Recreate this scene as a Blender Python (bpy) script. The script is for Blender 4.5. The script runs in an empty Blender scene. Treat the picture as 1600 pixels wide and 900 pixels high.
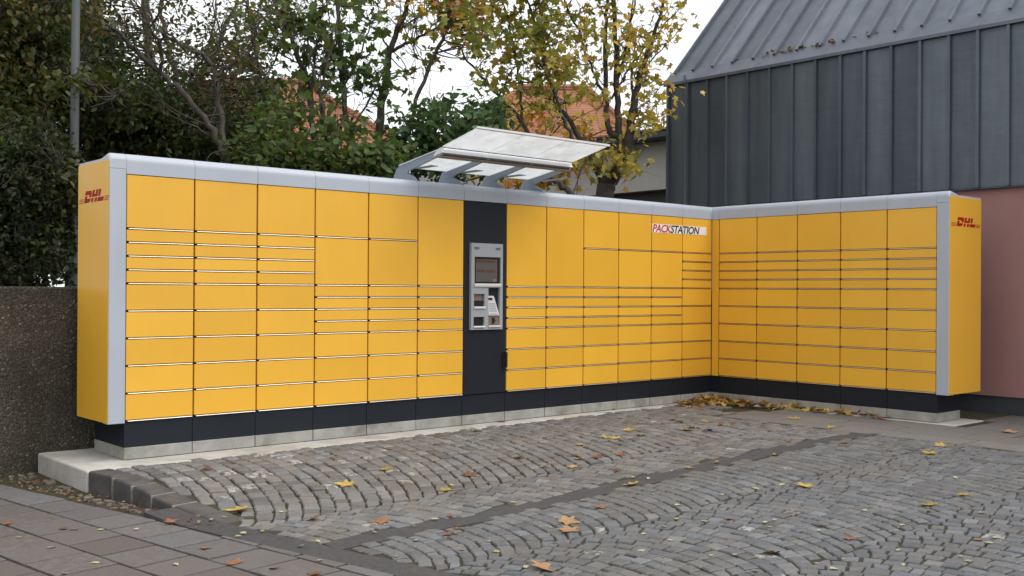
import bpy, math, random
import numpy as np
from mathutils import Vector, Matrix

random.seed(7)
RNG = np.random.default_rng(11)
SC = bpy.context.scene
COL = SC.collection
PI = math.pi

# ------------------------------------------------------------------ camera
CAM = np.array([-10.2298, -7.9517, 1.3212])
YAW, PITCH, ROLL, FPX = 0.72220, 0.0018, 0.0059, 1640.36
cy_, sy_ = math.cos(YAW), math.sin(YAW)
FW = np.array([sy_ * math.cos(PITCH), cy_ * math.cos(PITCH), math.sin(PITCH)])
RT0 = np.array([cy_, -sy_, 0.0])
UP0 = np.cross(RT0, FW)
RT = RT0 * math.cos(ROLL) + UP0 * math.sin(ROLL)
UP = -RT0 * math.sin(ROLL) + UP0 * math.cos(ROLL)
cam = bpy.data.cameras.new('camera')
cam.sensor_width = 36.0
cam.lens = 36.0 * FPX / 1600.0
cam.clip_start = 0.05
cam.clip_end = 2000
camo = bpy.data.objects.new('camera', cam)
COL.objects.link(camo)
M = Matrix(((RT[0], UP[0], -FW[0], CAM[0]), (RT[1], UP[1], -FW[1], CAM[1]), (RT[2], UP[2], -FW[2], CAM[2]), (0, 0, 0, 1)))
camo.matrix_world = M
SC.camera = camo

# ------------------------------------------------------------------ light
SUN_EL, SUN_AZ = math.radians(50), math.radians(150)      # compass direction the light comes from (0 = +Y, clockwise)
world = bpy.data.worlds.new("World")
SC.world = world
world.use_nodes = True
nt = world.node_tree
bg = nt.nodes['Background']
sky = nt.nodes.new('ShaderNodeTexSky')
sky.sky_type = 'NISHITA'
sky.sun_disc = False
sky.sun_elevation = SUN_EL
sky.sun_rotation = SUN_AZ
tc = nt.nodes.new('ShaderNodeTexCoord')
nz = nt.nodes.new('ShaderNodeTexNoise')
nz.inputs['Scale'].default_value = 2.2
nz.inputs['Detail'].default_value = 4
nt.links.new(tc.outputs['Generated'], nz.inputs['Vector'])
rmp = nt.nodes.new('ShaderNodeValToRGB')                   # cloud sheet: soft grey to white
rmp.color_ramp.elements[0].position = 0.3
rmp.color_ramp.elements[0].color = (0.86, 0.89, 0.94, 1)
rmp.color_ramp.elements[1].position = 0.7
rmp.color_ramp.elements[1].color = (1.0, 1.0, 1.0, 1)
nt.links.new(nz.outputs['Fac'], rmp.inputs['Fac'])
scl = nt.nodes.new('ShaderNodeVectorMath')
scl.operation = 'SCALE'
scl.inputs['Scale'].default_value = 9.5
nt.links.new(rmp.outputs['Color'], scl.inputs[0])
mx = nt.nodes.new('ShaderNodeMix')
mx.data_type = 'RGBA'
mx.inputs['Factor'].default_value = 0.88
nt.links.new(sky.outputs['Color'], mx.inputs[6])
nt.links.new(scl.outputs['Vector'], mx.inputs[7])
nt.links.new(mx.outputs[2], bg.inputs['Color'])
bg.inputs['Strength'].default_value = 0.10

sun = bpy.data.lights.new('sun', 'SUN')
sun.energy = 1.5
sun.angle = math.radians(55)
sun.color = (1.0, 0.97, 0.92)
suno = bpy.data.objects.new('sun', sun)
COL.objects.link(suno)
sd = Vector((math.sin(SUN_AZ) * math.cos(SUN_EL), math.cos(SUN_AZ) * math.cos(SUN_EL), math.sin(SUN_EL)))
suno.rotation_euler = sd.to_track_quat('Z', 'Y').to_euler()

SC.view_settings.view_transform = 'Standard'
SC.view_settings.look = 'None'
SC.view_settings.exposure = 0.55
SC.view_settings.gamma = 1.0

# ------------------------------------------------------------------ helpers
def ray(px, py):
    return FW + RT * ((px - 800) / FPX) + UP * ((450 - py) / FPX)
def at(px, py, d):
    return CAM + ray(px, py) * d
def on_plane(ax, v, px, py):
    r = ray(px, py)
    return CAM + r * ((v - CAM[ax]) / r[ax])
def project(p):
    d = np.asarray(p) - CAM
    z = d @ FW
    return 800 + FPX * (d @ RT) / z, 450 - FPX * (d @ UP) / z, z

ORIG = {}
def props(o, label=None, cat=None, group=None, kind=None):
    if label: o['label'] = label
    if cat: o['category'] = cat
    if group: o['group'] = group
    if kind: o['kind'] = kind
    return o
def thing(name, label, cat, loc=(0, 0, 0), group=None, kind=None):
    o = bpy.data.objects.new(name, None)
    o.empty_display_size = 0.2
    COL.objects.link(o)
    o.location = loc
    ORIG[o] = np.array(loc, float)
    return props(o, label, cat, group, kind)

class MB:
    """collects polygons with a material slot and a tint each; build() makes one mesh object"""
    def __init__(self, T=None):
        self.v, self.f, self.m, self.c = [], [], [], []
        self.T = T
        self.tint = (0.5, 0.5, 0.5, 1)
        self.slot = 0
    def add(self, verts, faces):
        b = len(self.v)
        for p in verts:
            self.v.append(tuple(self.T(*p)) if self.T else tuple(p))
            self.c.append(self.tint)
        for f in faces:
            self.f.append(tuple(i + b for i in f))
            self.m.append(self.slot)
        return self
    def box(self, x0, x1, y0, y1, z0, z1):
        v = [(x0, y0, z0), (x1, y0, z0), (x1, y1, z0), (x0, y1, z0), (x0, y0, z1), (x1, y0, z1), (x1, y1, z1), (x0, y1, z1)]
        return self.add(v, [(0, 3, 2, 1), (4, 5, 6, 7), (0, 1, 5, 4), (1, 2, 6, 5), (2, 3, 7, 6), (3, 0, 4, 7)])
    def plate(self, x0, x1, y0, y1, z0, z1, c):
        """box whose front (low y) edges are chamfered by c"""
        v = [(x0, y1, z0), (x1, y1, z0), (x1, y1, z1), (x0, y1, z1),
             (x0, y0 + c, z0), (x1, y0 + c, z0), (x1, y0 + c, z1), (x0, y0 + c, z1),
             (x0 + c, y0, z0 + c), (x1 - c, y0, z0 + c), (x1 - c, y0, z1 - c), (x0 + c, y0, z1 - c)]
        f = [(0, 3, 2, 1), (8, 9, 10, 11)]
        for a, b in ((0, 4), (4, 8)):
            for i in range(4):
                j = (i + 1) % 4
                f.append((a + i, a + j, b + j, b + i))
        return self.add(v, f)
    def prism(self, prof, a, b, mapf):
        """profile (list of 2d points) swept from a to b; mapf(p, q, s) gives the point"""
        n = len(prof)
        v = [mapf(p, q, a) for p, q in prof] + [mapf(p, q, b) for p, q in prof]
        f = [tuple(range(n))[::-1], tuple(range(n, 2 * n))]
        for i in range(n):
            j = (i + 1) % n
            f.append((i, j, n + j, n + i))
        return self.add(v, f)
    def tube(self, pts, rad, n=6):
        pts = [np.asarray(p, float) for p in pts]
        ref = np.array([0.31, 0.92, 0.23])
        rings = []
        for i, p in enumerate(pts):
            t = pts[min(i + 1, len(pts) - 1)] - pts[max(i - 1, 0)]
            t = t / (np.linalg.norm(t) + 1e-9)
            a = np.cross(t, ref)
            a /= np.linalg.norm(a) + 1e-9
            b = np.cross(t, a)
            r = rad[i]
            rings.append([p + r * (a * math.cos(2 * PI * k / n) + b * math.sin(2 * PI * k / n)) for k in range(n)])
        v = [q for r in rings for q in r]
        f = []
        for i in range(len(pts) - 1):
            for k in range(n):
                j = (k + 1) % n
                f.append((i * n + k, (i + 1) * n + k, (i + 1) * n + j, i * n + j))
        f.append(tuple((len(pts) - 1) * n + k for k in range(n)))
        return self.add(v, f)
    def mesh(self, name, mats, off, smooth=False, fix=True):
        me = bpy.data.meshes.new(name)
        V = np.array(self.v, float) - off
        me.from_pydata(V.tolist(), [], self.f)
        for mt in (mats if isinstance(mats, (list, tuple)) else [mats]):
            me.materials.append(mt)
        me.polygons.foreach_set('material_index', self.m)
        at_ = me.attributes.new('tint', 'FLOAT_COLOR', 'POINT')
        at_.data.foreach_set('color', np.array(self.c, np.float32).ravel())
        if fix:
            import bmesh
            bm = bmesh.new(); bm.from_mesh(me)
            bmesh.ops.recalc_face_normals(bm, faces=bm.faces)
            bm.to_mesh(me); bm.free()
        if smooth:
            me.polygons.foreach_set('use_smooth', [True] * len(me.polygons))
        me.update()
        return me
    def build(self, name, mats, parent=None, smooth=False, fix=True, loc=None, **kw):
        off = ORIG[parent] if parent is not None else np.array(loc if loc is not None else (0, 0, 0), float)
        me = self.mesh(name, mats, off, smooth, fix)
        o = bpy.data.objects.new(name, me)
        COL.objects.link(o)
        if parent is not None:
            o.parent = parent
        else:
            o.location = off
        ORIG[o] = off
        return props(o, **kw)

# ------------------------------------------------------------------ materials
def new_mat(name):
    m = bpy.data.materials.new(name)
    m.use_nodes = True
    return m, m.node_tree, m.node_tree.nodes['Principled BSDF']
def N(nt, typ, **kw):
    n = nt.nodes.new(typ)
    for k, v in kw.items():
        if k.startswith('i_'):
            n.inputs[k[2:].replace('_', ' ')].default_value = v
        else:
            setattr(n, k, v)
    return n
def coords(nt, scale=(1, 1, 1)):
    g = N(nt, 'ShaderNodeNewGeometry')
    mp = N(nt, 'ShaderNodeMapping')
    mp.inputs['Scale'].default_value = scale
    nt.links.new(g.outputs['Position'], mp.inputs['Vector'])
    return mp.outputs['Vector']
def noise(nt, vec, scale, detail=4, rough=0.55):
    n = N(nt, 'ShaderNodeTexNoise', i_Scale=scale, i_Detail=detail, i_Roughness=rough)
    nt.links.new(vec, n.inputs['Vector'])
    return n.outputs['Fac']
def ramp(nt, fac, stops):
    r = N(nt, 'ShaderNodeValToRGB')
    cr = r.color_ramp
    while len(cr.elements) < len(stops):
        cr.elements.new(0.5)
    for e, (p, c) in zip(cr.elements, stops):
        e.position = p
        e.color = (*c, 1) if len(c) == 3 else c
    nt.links.new(fac, r.inputs['Fac'])
    return r.outputs['Color']
def mixc(nt, a, b, fac, blend='MIX'):
    m = N(nt, 'ShaderNodeMix', data_type='RGBA', blend_type=blend)
    for sock, val in ((m.inputs[6], a), (m.inputs[7], b), (m.inputs[0], fac)):
        if hasattr(val, 'is_output'):
            nt.links.new(val, sock)
        elif isinstance(val, (int, float)):
            sock.default_value = val
        else:
            sock.default_value = (*val, 1)
    return m.outputs[2]
def bump(nt, bs, h, strength, dist=0.01):
    b = N(nt, 'ShaderNodeBump', i_Strength=strength, i_Distance=dist)
    nt.links.new(h, b.inputs['Height'])
    nt.links.new(b.outputs['Normal'], bs.inputs['Normal'])
def paint(name, col, rough, var=0.06, bumps=0.05, bscale=120, metallic=0.0, spec=0.5, streak=0.0, dirt=(0.12, 0.11, 0.10)):
    m, nt, bs = new_mat(name)
    v = coords(nt)
    n = noise(nt, v, 1.7, 5)
    c = ramp(nt, n, [(0.3, [k * (1 - var) for k in col]), (0.7, [min(1, k * (1 + var)) for k in col])])
    if streak:
        v2 = coords(nt, (14, 14, 0.9))
        s = ramp(nt, noise(nt, v2, 1.0, 4), [(0.55, (0, 0, 0)), (0.8, (1, 1, 1))])
        mm = N(nt, 'ShaderNodeMath', operation='MULTIPLY')
        nt.links.new(s, mm.inputs[0]); mm.inputs[1].default_value = streak
        c = mixc(nt, c, dirt, mm.outputs[0])
    nt.links.new(c, bs.inputs['Base Color'])
    bs.inputs['Roughness'].default_value = rough
    bs.inputs['Metallic'].default_value = metallic
    bs.inputs['Specular IOR Level'].default_value = spec
    if bumps:
        bump(nt, bs, noise(nt, v, bscale, 2), bumps, 0.003)
    return m

MAT = {}
MAT['yellow'] = paint('yellow_powder_coat', (0.80, 0.43, 0.036), 0.40, 0.03, 0.05, 300, streak=0.05, dirt=(0.30, 0.18, 0.04))
def door_yellow():
    m = MAT['yellow']; nt = m.node_tree; bs = nt.nodes['Principled BSDF']
    a = N(nt, 'ShaderNodeAttribute', attribute_name='tint')
    src = bs.inputs['Base Color'].links[0].from_socket
    sep = N(nt, 'ShaderNodeSeparateColor'); nt.links.new(a.outputs['Color'], sep.inputs[0])
    g = ramp(nt, sep.outputs[0], [(0.0, (0.94, 0.925, 0.90)), (1.0, (1.05, 1.06, 1.12))])
    c = mixc(nt, src, g, 1.0, 'MULTIPLY')
    spk = ramp(nt, noise(nt, coords(nt), 34, 5, 0.8), [(0.66, (0, 0, 0)), (0.80, (1, 1, 1))])
    c = mixc(nt, c, (0.30, 0.17, 0.04), mixc(nt, (0, 0, 0), spk, 0.10))
    nt.links.new(c, bs.inputs['Base Color'])
    b2 = N(nt, 'ShaderNodeBump', i_Strength=0.10, i_Distance=0.02)
    nt.links.new(noise(nt, coords(nt), 2.6, 2), b2.inputs['Height'])
    old = bs.inputs['Normal'].links[0].from_socket
    nt.links.new(old, b2.inputs['Normal'])
    nt.links.new(b2.outputs['Normal'], bs.inputs['Normal'])
    r = ramp(nt, noise(nt, coords(nt), 3.3, 5), [(0.3, (0.34,) * 3), (0.7, (0.46,) * 3)])
    nt.links.new(r, bs.inputs['Roughness'])
door_yellow()
MAT['silver'] = paint('silver_grey_paint', (0.41, 0.445, 0.505), 0.38, 0.04, 0.04, 300, streak=0.14, dirt=(0.2, 0.2, 0.2))
MAT['anthracite'] = paint('anthracite_paint', (0.0095, 0.0135, 0.0205), 0.5, 0.12, 0.05, 300, streak=0.04, dirt=(0.03, 0.03, 0.03), spec=0.3)
MAT['carcass'] = paint('dark_carcass', (0.05, 0.018, 0.012), 0.7, 0.1, 0)
MAT['steel'] = paint('brushed_steel', (0.72, 0.69, 0.65), 0.36, 0.05, 0, metallic=1.0)
MAT['bracket'] = paint('blue_grey_steel', (0.25, 0.29, 0.34), 0.42, 0.06, 0.04, 200)
MAT['alu'] = paint('white_aluminium', (0.72, 0.73, 0.75), 0.35, 0.04, 0)
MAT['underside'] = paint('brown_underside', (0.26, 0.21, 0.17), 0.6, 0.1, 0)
MAT['black'] = paint('black_plastic', (0.012, 0.012, 0.014), 0.35, 0.1, 0)
MAT['term_grey'] = paint('terminal_grey', (0.33, 0.35, 0.37), 0.4, 0.04, 0.05, 300)
MAT['keypad'] = paint('keypad_metal', (0.62, 0.62, 0.61), 0.35, 0.05, 0.03, 200)
MAT['bronze'] = paint('card_reader_bronze', (0.20, 0.15, 0.11), 0.4, 0.1, 0)
MAT['red'] = paint('logo_red', (0.36, 0.006, 0.010), 0.6, 0.03, 0, spec=0.2)
MAT['sign_red'] = paint('sign_red', (0.50, 0.010, 0.018), 0.5, 0.03, 0)
MAT['sign_black'] = paint('sign_black', (0.012, 0.012, 0.012), 0.5, 0.03, 0)
MAT['sign_white'] = paint('sign_white', (0.80, 0.79, 0.76), 0.5, 0.03, 0)

def mat_screen():
    m, nt, bs = new_mat('terminal_screen')
    bs.inputs['Base Color'].default_value = (0.020, 0.020, 0.021, 1)
    bs.inputs['Roughness'].default_value = 0.12
    return m
MAT['screen'] = mat_screen()
MAT['screen_red'] = paint('screen_red_band', (0.115, 0.055, 0.047), 0.15, 0.05, 0)
MAT['screen_pale'] = paint('screen_pale_area', (0.105, 0.10, 0.09), 0.14, 0.05, 0)

def concrete(name, c0, c1, scale=6, rough=0.85, b=0.25, stain_shade=None):
    m, nt, bs = new_mat(name)
    v = coords(nt)
    c = ramp(nt, noise(nt, v, scale, 6, 0.65), [(0.3, c0), (0.7, c1)])
    g = noise(nt, v, 220, 2)
    c = mixc(nt, c, ramp(nt, g, [(0.3, (0.6, 0.6, 0.6)), (0.7, (1.15, 1.15, 1.15))]), 0.5, 'MULTIPLY')
    if stain_shade:
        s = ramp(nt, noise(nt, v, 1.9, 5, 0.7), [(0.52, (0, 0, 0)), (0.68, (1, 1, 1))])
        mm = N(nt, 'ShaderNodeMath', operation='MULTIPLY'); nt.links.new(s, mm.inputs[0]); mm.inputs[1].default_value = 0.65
        c = mixc(nt, c, stain_shade, mm.outputs[0])
    nt.links.new(c, bs.inputs['Base Color'])
    bs.inputs['Roughness'].default_value = rough
    bump(nt, bs, g, b, 0.004)
    return m
MAT['slab'] = concrete('pale_concrete', (0.42, 0.395, 0.355), (0.60, 0.57, 0.53), 4, stain_shade=(0.27, 0.24, 0.20))  # slab patches: dirt, plus shade of the vertical face put into the colour
MAT['footing'] = concrete('grey_concrete', (0.25, 0.25, 0.225), (0.40, 0.395, 0.36), 5, stain_shade=(0.13, 0.11, 0.08))
MAT['asphalt'] = concrete('dark_asphalt', (0.042, 0.040, 0.044), (0.082, 0.077, 0.079), 26, 0.9, 0.9, stain_shade=(0.085, 0.072, 0.06))
MAT['mortar'] = concrete('sandy_mortar', (0.13, 0.115, 0.095), (0.30, 0.27, 0.23), 22, 0.9, 0.6)
MAT['kerb'] = concrete('dark_basalt', (0.050, 0.045, 0.045), (0.115, 0.105, 0.10), 7, 0.75, 0.4)
MAT['plaster'] = concrete('grey_white_plaster', (0.40, 0.38, 0.35), (0.50, 0.48, 0.45), 0.8, 0.9, 0.15)
MAT['pink'] = concrete('dusky_pink_render', (0.37, 0.19, 0.17), (0.45, 0.235, 0.208), 1.2, 0.9, 0.35)
MAT['dark_base'] = concrete('dark_socle_render', (0.045, 0.05, 0.055), (0.075, 0.08, 0.085), 3, 0.85, 0.4)
MAT['dark_recess'] = paint('near_black_wall', (0.018, 0.016, 0.014), 0.6, 0.2, 0)  # near-black colour for the set-back lower wall
MAT['flat_roof'] = concrete('brown_roof_felt', (0.06, 0.05, 0.04), (0.13, 0.11, 0.085), 3, 0.9, 0.3)
MAT['fascia'] = paint('dark_fascia', (0.035, 0.04, 0.045), 0.5, 0.1, 0)
MAT['house_wall'] = concrete('cream_house_wall', (0.45, 0.42, 0.36), (0.55, 0.52, 0.46), 1, 0.9, 0.1)
MAT['galv'] = paint('galvanised_pole', (0.105, 0.115, 0.118), 0.6, 0.25, 0.05, 60, metallic=0.2, streak=0.3, dirt=(0.08,0.08,0.07))

def mat_tinted(name, rough, lo, hi, b=0.35, bs_scale=60, white=0.0):
    """stone whose own colour comes from its 'tint' (r picks dark..light, g picks cold..warm, b picks chalky patches)"""
    m, nt, bs = new_mat(name)
    a = N(nt, 'ShaderNodeAttribute', attribute_name='tint')
    sep = N(nt, 'ShaderNodeSeparateColor')
    nt.links.new(a.outputs['Color'], sep.inputs[0])
    v = coords(nt)
    base = mixc(nt, lo, hi, sep.outputs[0])
    base = mixc(nt, base, mixc(nt, (0.86, 0.97, 1.16), (1.16, 0.97, 0.82), sep.outputs[1]), 1.0, 'MULTIPLY')
    sp = noise(nt, v, 90, 3, 0.7)
    base = mixc(nt, base, ramp(nt, sp, [(0.3, (0.62, 0.62, 0.62)), (0.7, (1.3, 1.3, 1.3))]), 0.75, 'MULTIPLY')
    pt = noise(nt, v, 22, 4, 0.7)
    th = N(nt, 'ShaderNodeMath', operation='MULTIPLY')
    nt.links.new(ramp(nt, pt, [(0.47, (0, 0, 0)), (0.56, (1, 1, 1))]), th.inputs[0])
    nt.links.new(sep.outputs[2], th.inputs[1])
    base = mixc(nt, base, (0.36, 0.35, 0.32), th.outputs[0])
    # brown silt and moss lying in broad patches over the yard
    st = noise(nt, v, 0.85, 5, 0.65)
    sm = N(nt, 'ShaderNodeMath', operation='MULTIPLY')
    nt.links.new(ramp(nt, st, [(0.5, (0, 0, 0)), (0.66, (1, 1, 1))]), sm.inputs[0]); sm.inputs[1].default_value = 0.38
    base = mixc(nt, base, (0.105, 0.085, 0.06), sm.outputs[0])
    nt.links.new(base, bs.inputs['Base Color'])
    bs.inputs['Roughness'].default_value = rough
    bump(nt, bs, noise(nt, v, bs_scale, 4, 0.6), b, 0.006)
    return m
MAT['cobble'] = mat_tinted('granite_cobble', 0.62, (0.088, 0.088, 0.084), (0.225, 0.220, 0.205), 0.45, 70)
MAT['paver'] = mat_tinted('concrete_paver', 0.8, (0.080, 0.067, 0.060), (0.155, 0.141, 0.130), 0.3, 130)
MAT['pslab'] = mat_tinted('grey_paving_slab', 0.85, (0.125, 0.118, 0.104), (0.195, 0.185, 0.165), 0.25, 130)

def mat_soil():
    m, nt, bs = new_mat('joint_soil')
    v = coords(nt)
    c = ramp(nt, noise(nt, v, 30, 5, 0.7), [(0.3, (0.020, 0.015, 0.010)), (0.7, (0.075, 0.055, 0.033))])
    mo = ramp(nt, noise(nt, v, 1.6, 5, 0.7), [(0.36, (0, 0, 0)), (0.58, (1, 1, 1))])
    c = mixc(nt, c, (0.045, 0.046, 0.014), mixc(nt, (0, 0, 0), mo, 0.75))
    nt.links.new(c, bs.inputs['Base Color'])
    bs.inputs['Roughness'].default_value = 0.95
    bump(nt, bs, noise(nt, v, 120, 4), 0.8, 0.01)
    return m
MAT['soil'] = mat_soil()

def mat_aggregate():
    m, nt, bs = new_mat('exposed_aggregate')
    v = coords(nt)
    vo = N(nt, 'ShaderNodeTexVoronoi', i_Scale=48.0)
    nt.links.new(v, vo.inputs['Vector'])
    pick = N(nt, 'ShaderNodeSeparateColor')
    nt.links.new(vo.outputs['Color'], pick.inputs[0])
    stone = ramp(nt, pick.outputs[0], [(0.0, (0.050, 0.044, 0.036)), (0.5, (0.085, 0.075, 0.060)), (0.8, (0.13, 0.115, 0.092)), (0.93, (0.22, 0.20, 0.165)), (1.0, (0.42, 0.385, 0.33))])
    dm = ramp(nt, vo.outputs['Distance'], [(0.25, (1, 1, 1)), (0.52, (0, 0, 0))])
    vo2 = N(nt, 'ShaderNodeTexVoronoi', i_Scale=115.0)
    nt.links.new(v, vo2.inputs['Vector'])
    pk2 = N(nt, 'ShaderNodeSeparateColor'); nt.links.new(vo2.outputs['Color'], pk2.inputs[0])
    fine = ramp(nt, pk2.outputs[1], [(0.0, (0.040, 0.035, 0.028)), (0.7, (0.085, 0.075, 0.06)), (0.95, (0.2, 0.18, 0.15))])
    c = mixc(nt, fine, stone, dm)
    big = ramp(nt, noise(nt, v, 1.3, 6, 0.7), [(0.3, (0.40, 0.385, 0.35)), (0.7, (1.0, 0.94, 0.84))])
    c = mixc(nt, c, big, 1.0, 'MULTIPLY')
    damp = ramp(nt, noise(nt, coords(nt, (3, 3, 0.5)), 1.0, 5), [(0.45, (1, 1, 1)), (0.65, (0.6, 0.6, 0.56))])
    c = mixc(nt, c, damp, 0.8, 'MULTIPLY')
    nt.links.new(c, bs.inputs['Base Color'])
    bs.inputs['Roughness'].default_value = 0.9
    bump(nt, bs, dm, 0.6, 0.008)
    return m
MAT['aggregate'] = mat_aggregate()

def mat_zinc(name, c0, c1, rough):
    m, nt, bs = new_mat(name)
    a = N(nt, 'ShaderNodeAttribute', attribute_name='tint')
    v = coords(nt)
    v2 = coords(nt, (6, 6, 0.6))
    n = noise(nt, v2, 1.0, 5)
    c = ramp(nt, n, [(0.3, c0), (0.7, c1)])
    w = noise(nt, coords(nt, (3, 3, 22)), 1.3, 5, 0.7)
    c = mixc(nt, c, ramp(nt, w, [(0.35, (0.88, 0.88, 0.88)), (0.65, (1.08, 1.08, 1.08))]), 0.3, 'MULTIPLY')
    c = mixc(nt, c, mixc(nt, (0.8, 0.8, 0.8), (1.25, 1.22, 1.18), a.outputs['Color']), 1.0, 'MULTIPLY')
    nt.links.new(c, bs.inputs['Base Color'])
    bs.inputs['Metallic'].default_value = 0.35
    r = ramp(nt, noise(nt, v, 3, 4), [(0.3, (rough - .07,) * 3), (0.7, (rough + .1,) * 3)])
    nt.links.new(r, bs.inputs['Roughness'])
    bump(nt, bs, noise(nt, coords(nt, (2, 2, 5)), 1.5, 3), 0.25, 0.02)
    return m
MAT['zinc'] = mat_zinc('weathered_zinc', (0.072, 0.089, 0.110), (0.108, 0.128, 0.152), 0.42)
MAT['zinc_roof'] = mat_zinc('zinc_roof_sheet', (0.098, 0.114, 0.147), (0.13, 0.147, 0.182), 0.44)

def mat_glass():
    m, nt, bs = new_mat('frosted_canopy_glass')
    v = coords(nt)
    c = ramp(nt, noise(nt, v, 5, 6, 0.7), [(0.3, (0.70, 0.71, 0.70)), (0.6, (0.86, 0.875, 0.88))])
    sp = ramp(nt, noise(nt, v, 16, 5, 0.75), [(0.64, (0, 0, 0)), (0.72, (1, 1, 1))])
    c = mixc(nt, c, (0.20, 0.16, 0.10), mixc(nt, (0, 0, 0), sp, 0.7))
    nt.links.new(c, bs.inputs['Base Color'])
    bs.inputs['Roughness'].default_value = 0.25
    tr = N(nt, 'ShaderNodeBsdfTranslucent')
    nt.links.new(c, tr.inputs['Color'])
    ms = N(nt, 'ShaderNodeMixShader'); ms.inputs[0].default_value = 0.8
    nt.links.new(bs.outputs[0], ms.inputs[1]); nt.links.new(tr.outputs[0], ms.inputs[2])
    tp = N(nt, 'ShaderNodeBsdfTransparent')
    ms2 = N(nt, 'ShaderNodeMixShader'); ms2.inputs[0].default_value = 0.12
    nt.links.new(ms.outputs[0], ms2.inputs[1]); nt.links.new(tp.outputs[0], ms2.inputs[2])
    nt.links.new(ms2.outputs[0], nt.nodes['Material Output'].inputs['Surface'])
    return m
MAT['glass'] = mat_glass()

def mat_leaf(name='leaf', trans=0.35, rough=0.5):
    m, nt, bs = new_mat(name)
    a = N(nt, 'ShaderNodeAttribute', attribute_name='tint')
    v = coords(nt)
    c = mixc(nt, a.outputs['Color'], ramp(nt, noise(nt, v, 26, 3), [(0.3, (0.75, 0.72, 0.7)), (0.7, (1.2, 1.2, 1.15))]), 0.8, 'MULTIPLY')
    nt.links.new(c, bs.inputs['Base Color'])
    bs.inputs['Roughness'].default_value = rough
    bs.inputs['Specular IOR Level'].default_value = 0.35
    tr = N(nt, 'ShaderNodeBsdfTranslucent')
    nt.links.new(mixc(nt, c, (1.5, 1.5, 0.9), 1.0, 'MULTIPLY'), tr.inputs['Color'])
    ms = N(nt, 'ShaderNodeMixShader'); ms.inputs[0].default_value = trans
    nt.links.new(bs.outputs[0], ms.inputs[1]); nt.links.new(tr.outputs[0], ms.inputs[2])
    nt.links.new(ms.outputs[0], nt.nodes['Material Output'].inputs['Surface'])
    return m
MAT['leaf'] = mat_leaf()
MAT['dry_leaf'] = mat_leaf('fallen_leaf', 0.1, 0.6)
MAT['bark'] = concrete('grey_brown_bark', (0.045, 0.037, 0.030), (0.095, 0.080, 0.065), 14, 0.9, 0.8)
MAT['bark_red'] = concrete('red_brown_bark', (0.06, 0.035, 0.025), (0.11, 0.07, 0.05), 12, 0.9, 0.8)
MAT['bark_pale'] = concrete('pale_grey_bark', (0.08, 0.07, 0.06), (0.15, 0.135, 0.115), 12, 0.9, 0.8)

def mat_rooftile():
    m, nt, bs = new_mat('red_clay_tiles')
    v = coords(nt)
    w = N(nt, 'ShaderNodeTexWave', wave_type='BANDS', bands_direction='Z', i_Scale=3.2, i_Distortion=0.6, i_Detail=2.0)
    nt.links.new(v, w.inputs['Vector'])
    c = ramp(nt, noise(nt, v, 1.2, 5), [(0.3, (0.24, 0.092, 0.05)), (0.7, (0.36, 0.15, 0.085))])
    c = mixc(nt, c, ramp(nt, w.outputs['Fac'], [(0.0, (0.75, 0.75, 0.75)), (0.5, (1.1, 1.1, 1.1))]), 0.8, 'MULTIPLY')
    nt.links.new(c, bs.inputs['Base Color'])
    bs.inputs['Roughness'].default_value = 0.85
    bump(nt, bs, w.outputs['Fac'], 0.5, 0.03)
    return m
MAT['tiles'] = mat_rooftile()

# ------------------------------------------------------------------ ground heights
def smooth(t):
    t = min(1.0, max(0.0, t))
    return t * t * (3 - 2 * t)
def zb(x):
    return -0.142 * smooth((-x - 1.3) / 5.6)
def zg(x, y):
    return zb(x) * smooth((-y - 0.15) / 1.75)
PATH_Z = -0.145
def bx(y):                      # outer edge of the footpath (east side)
    return -7.843 + 0.203 * (0.078 - y)

def build_ground():
    mb = MB()
    xs = [-400, -60, -20, -13] + list(np.arange(-11, -8.21, 0.4)) + list(np.arange(-8.2, -5.9, 0.05)) + list(np.arange(-5.8, 2.01, 0.2)) + [3, 8, 20, 60, 400]
    ys = [-400, -60, -20, -12] + list(np.arange(-9, 0.51, 0.25)) + [0.9]
    def h(x, y):
        yy = min(1, max(-9, y))
        edge = -7.35 if yy > -0.28 else max(bx(yy) + 0.23, -7.53 + 0.177 * (-0.28 - yy) + 0.1 if yy > -1.86 else -99)
        if x < edge:
            return PATH_Z - 0.010
        if y > 0.0:
            return -0.1
        return zg(max(-9, min(3, x)), max(-9, y)) - (0.017 - 0.007 * smooth((-y - 1.6) / 1.0))
    V = [(x, y, h(x, y)) for y in ys for x in xs]
    n = len(xs)
    F = [(j * n + i, j * n + i + 1, (j + 1) * n + i + 1, (j + 1) * n + i) for j in range(len(ys) - 1) for i in range(n - 1)]
    mb.add(V, F)
    mb.build('ground', MAT['soil'], label='brown earth with moss under the paving, out to the horizon', cat='ground', kind='structure')
    # raised ground behind the retaining wall
    mb = MB()
    xs = [-400, -60, -30] + list(np.arange(-20, 12.1, 1.0)) + [30, 60, 400]
    ys = [0.9, 1.6, 2.5, 4, 6, 9, 14, 20, 40, 400]
    V = [(x, y, 1.2 - 0.02 * max(0, min(y, 40) - 2) + 0.05 * math.sin(x * 1.7 + y)) for y in ys for x in xs]
    n = len(xs)
    F = [(j * n + i, j * n + i + 1, (j + 1) * n + i + 1, (j + 1) * n + i) for j in range(len(ys) - 1) for i in range(n - 1)]
    mb.add(V, F)
    mb.build('bank', MAT['soil'], label='raised earth bank behind the retaining wall carrying the trees', cat='terrain', kind='structure')
build_ground()

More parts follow.
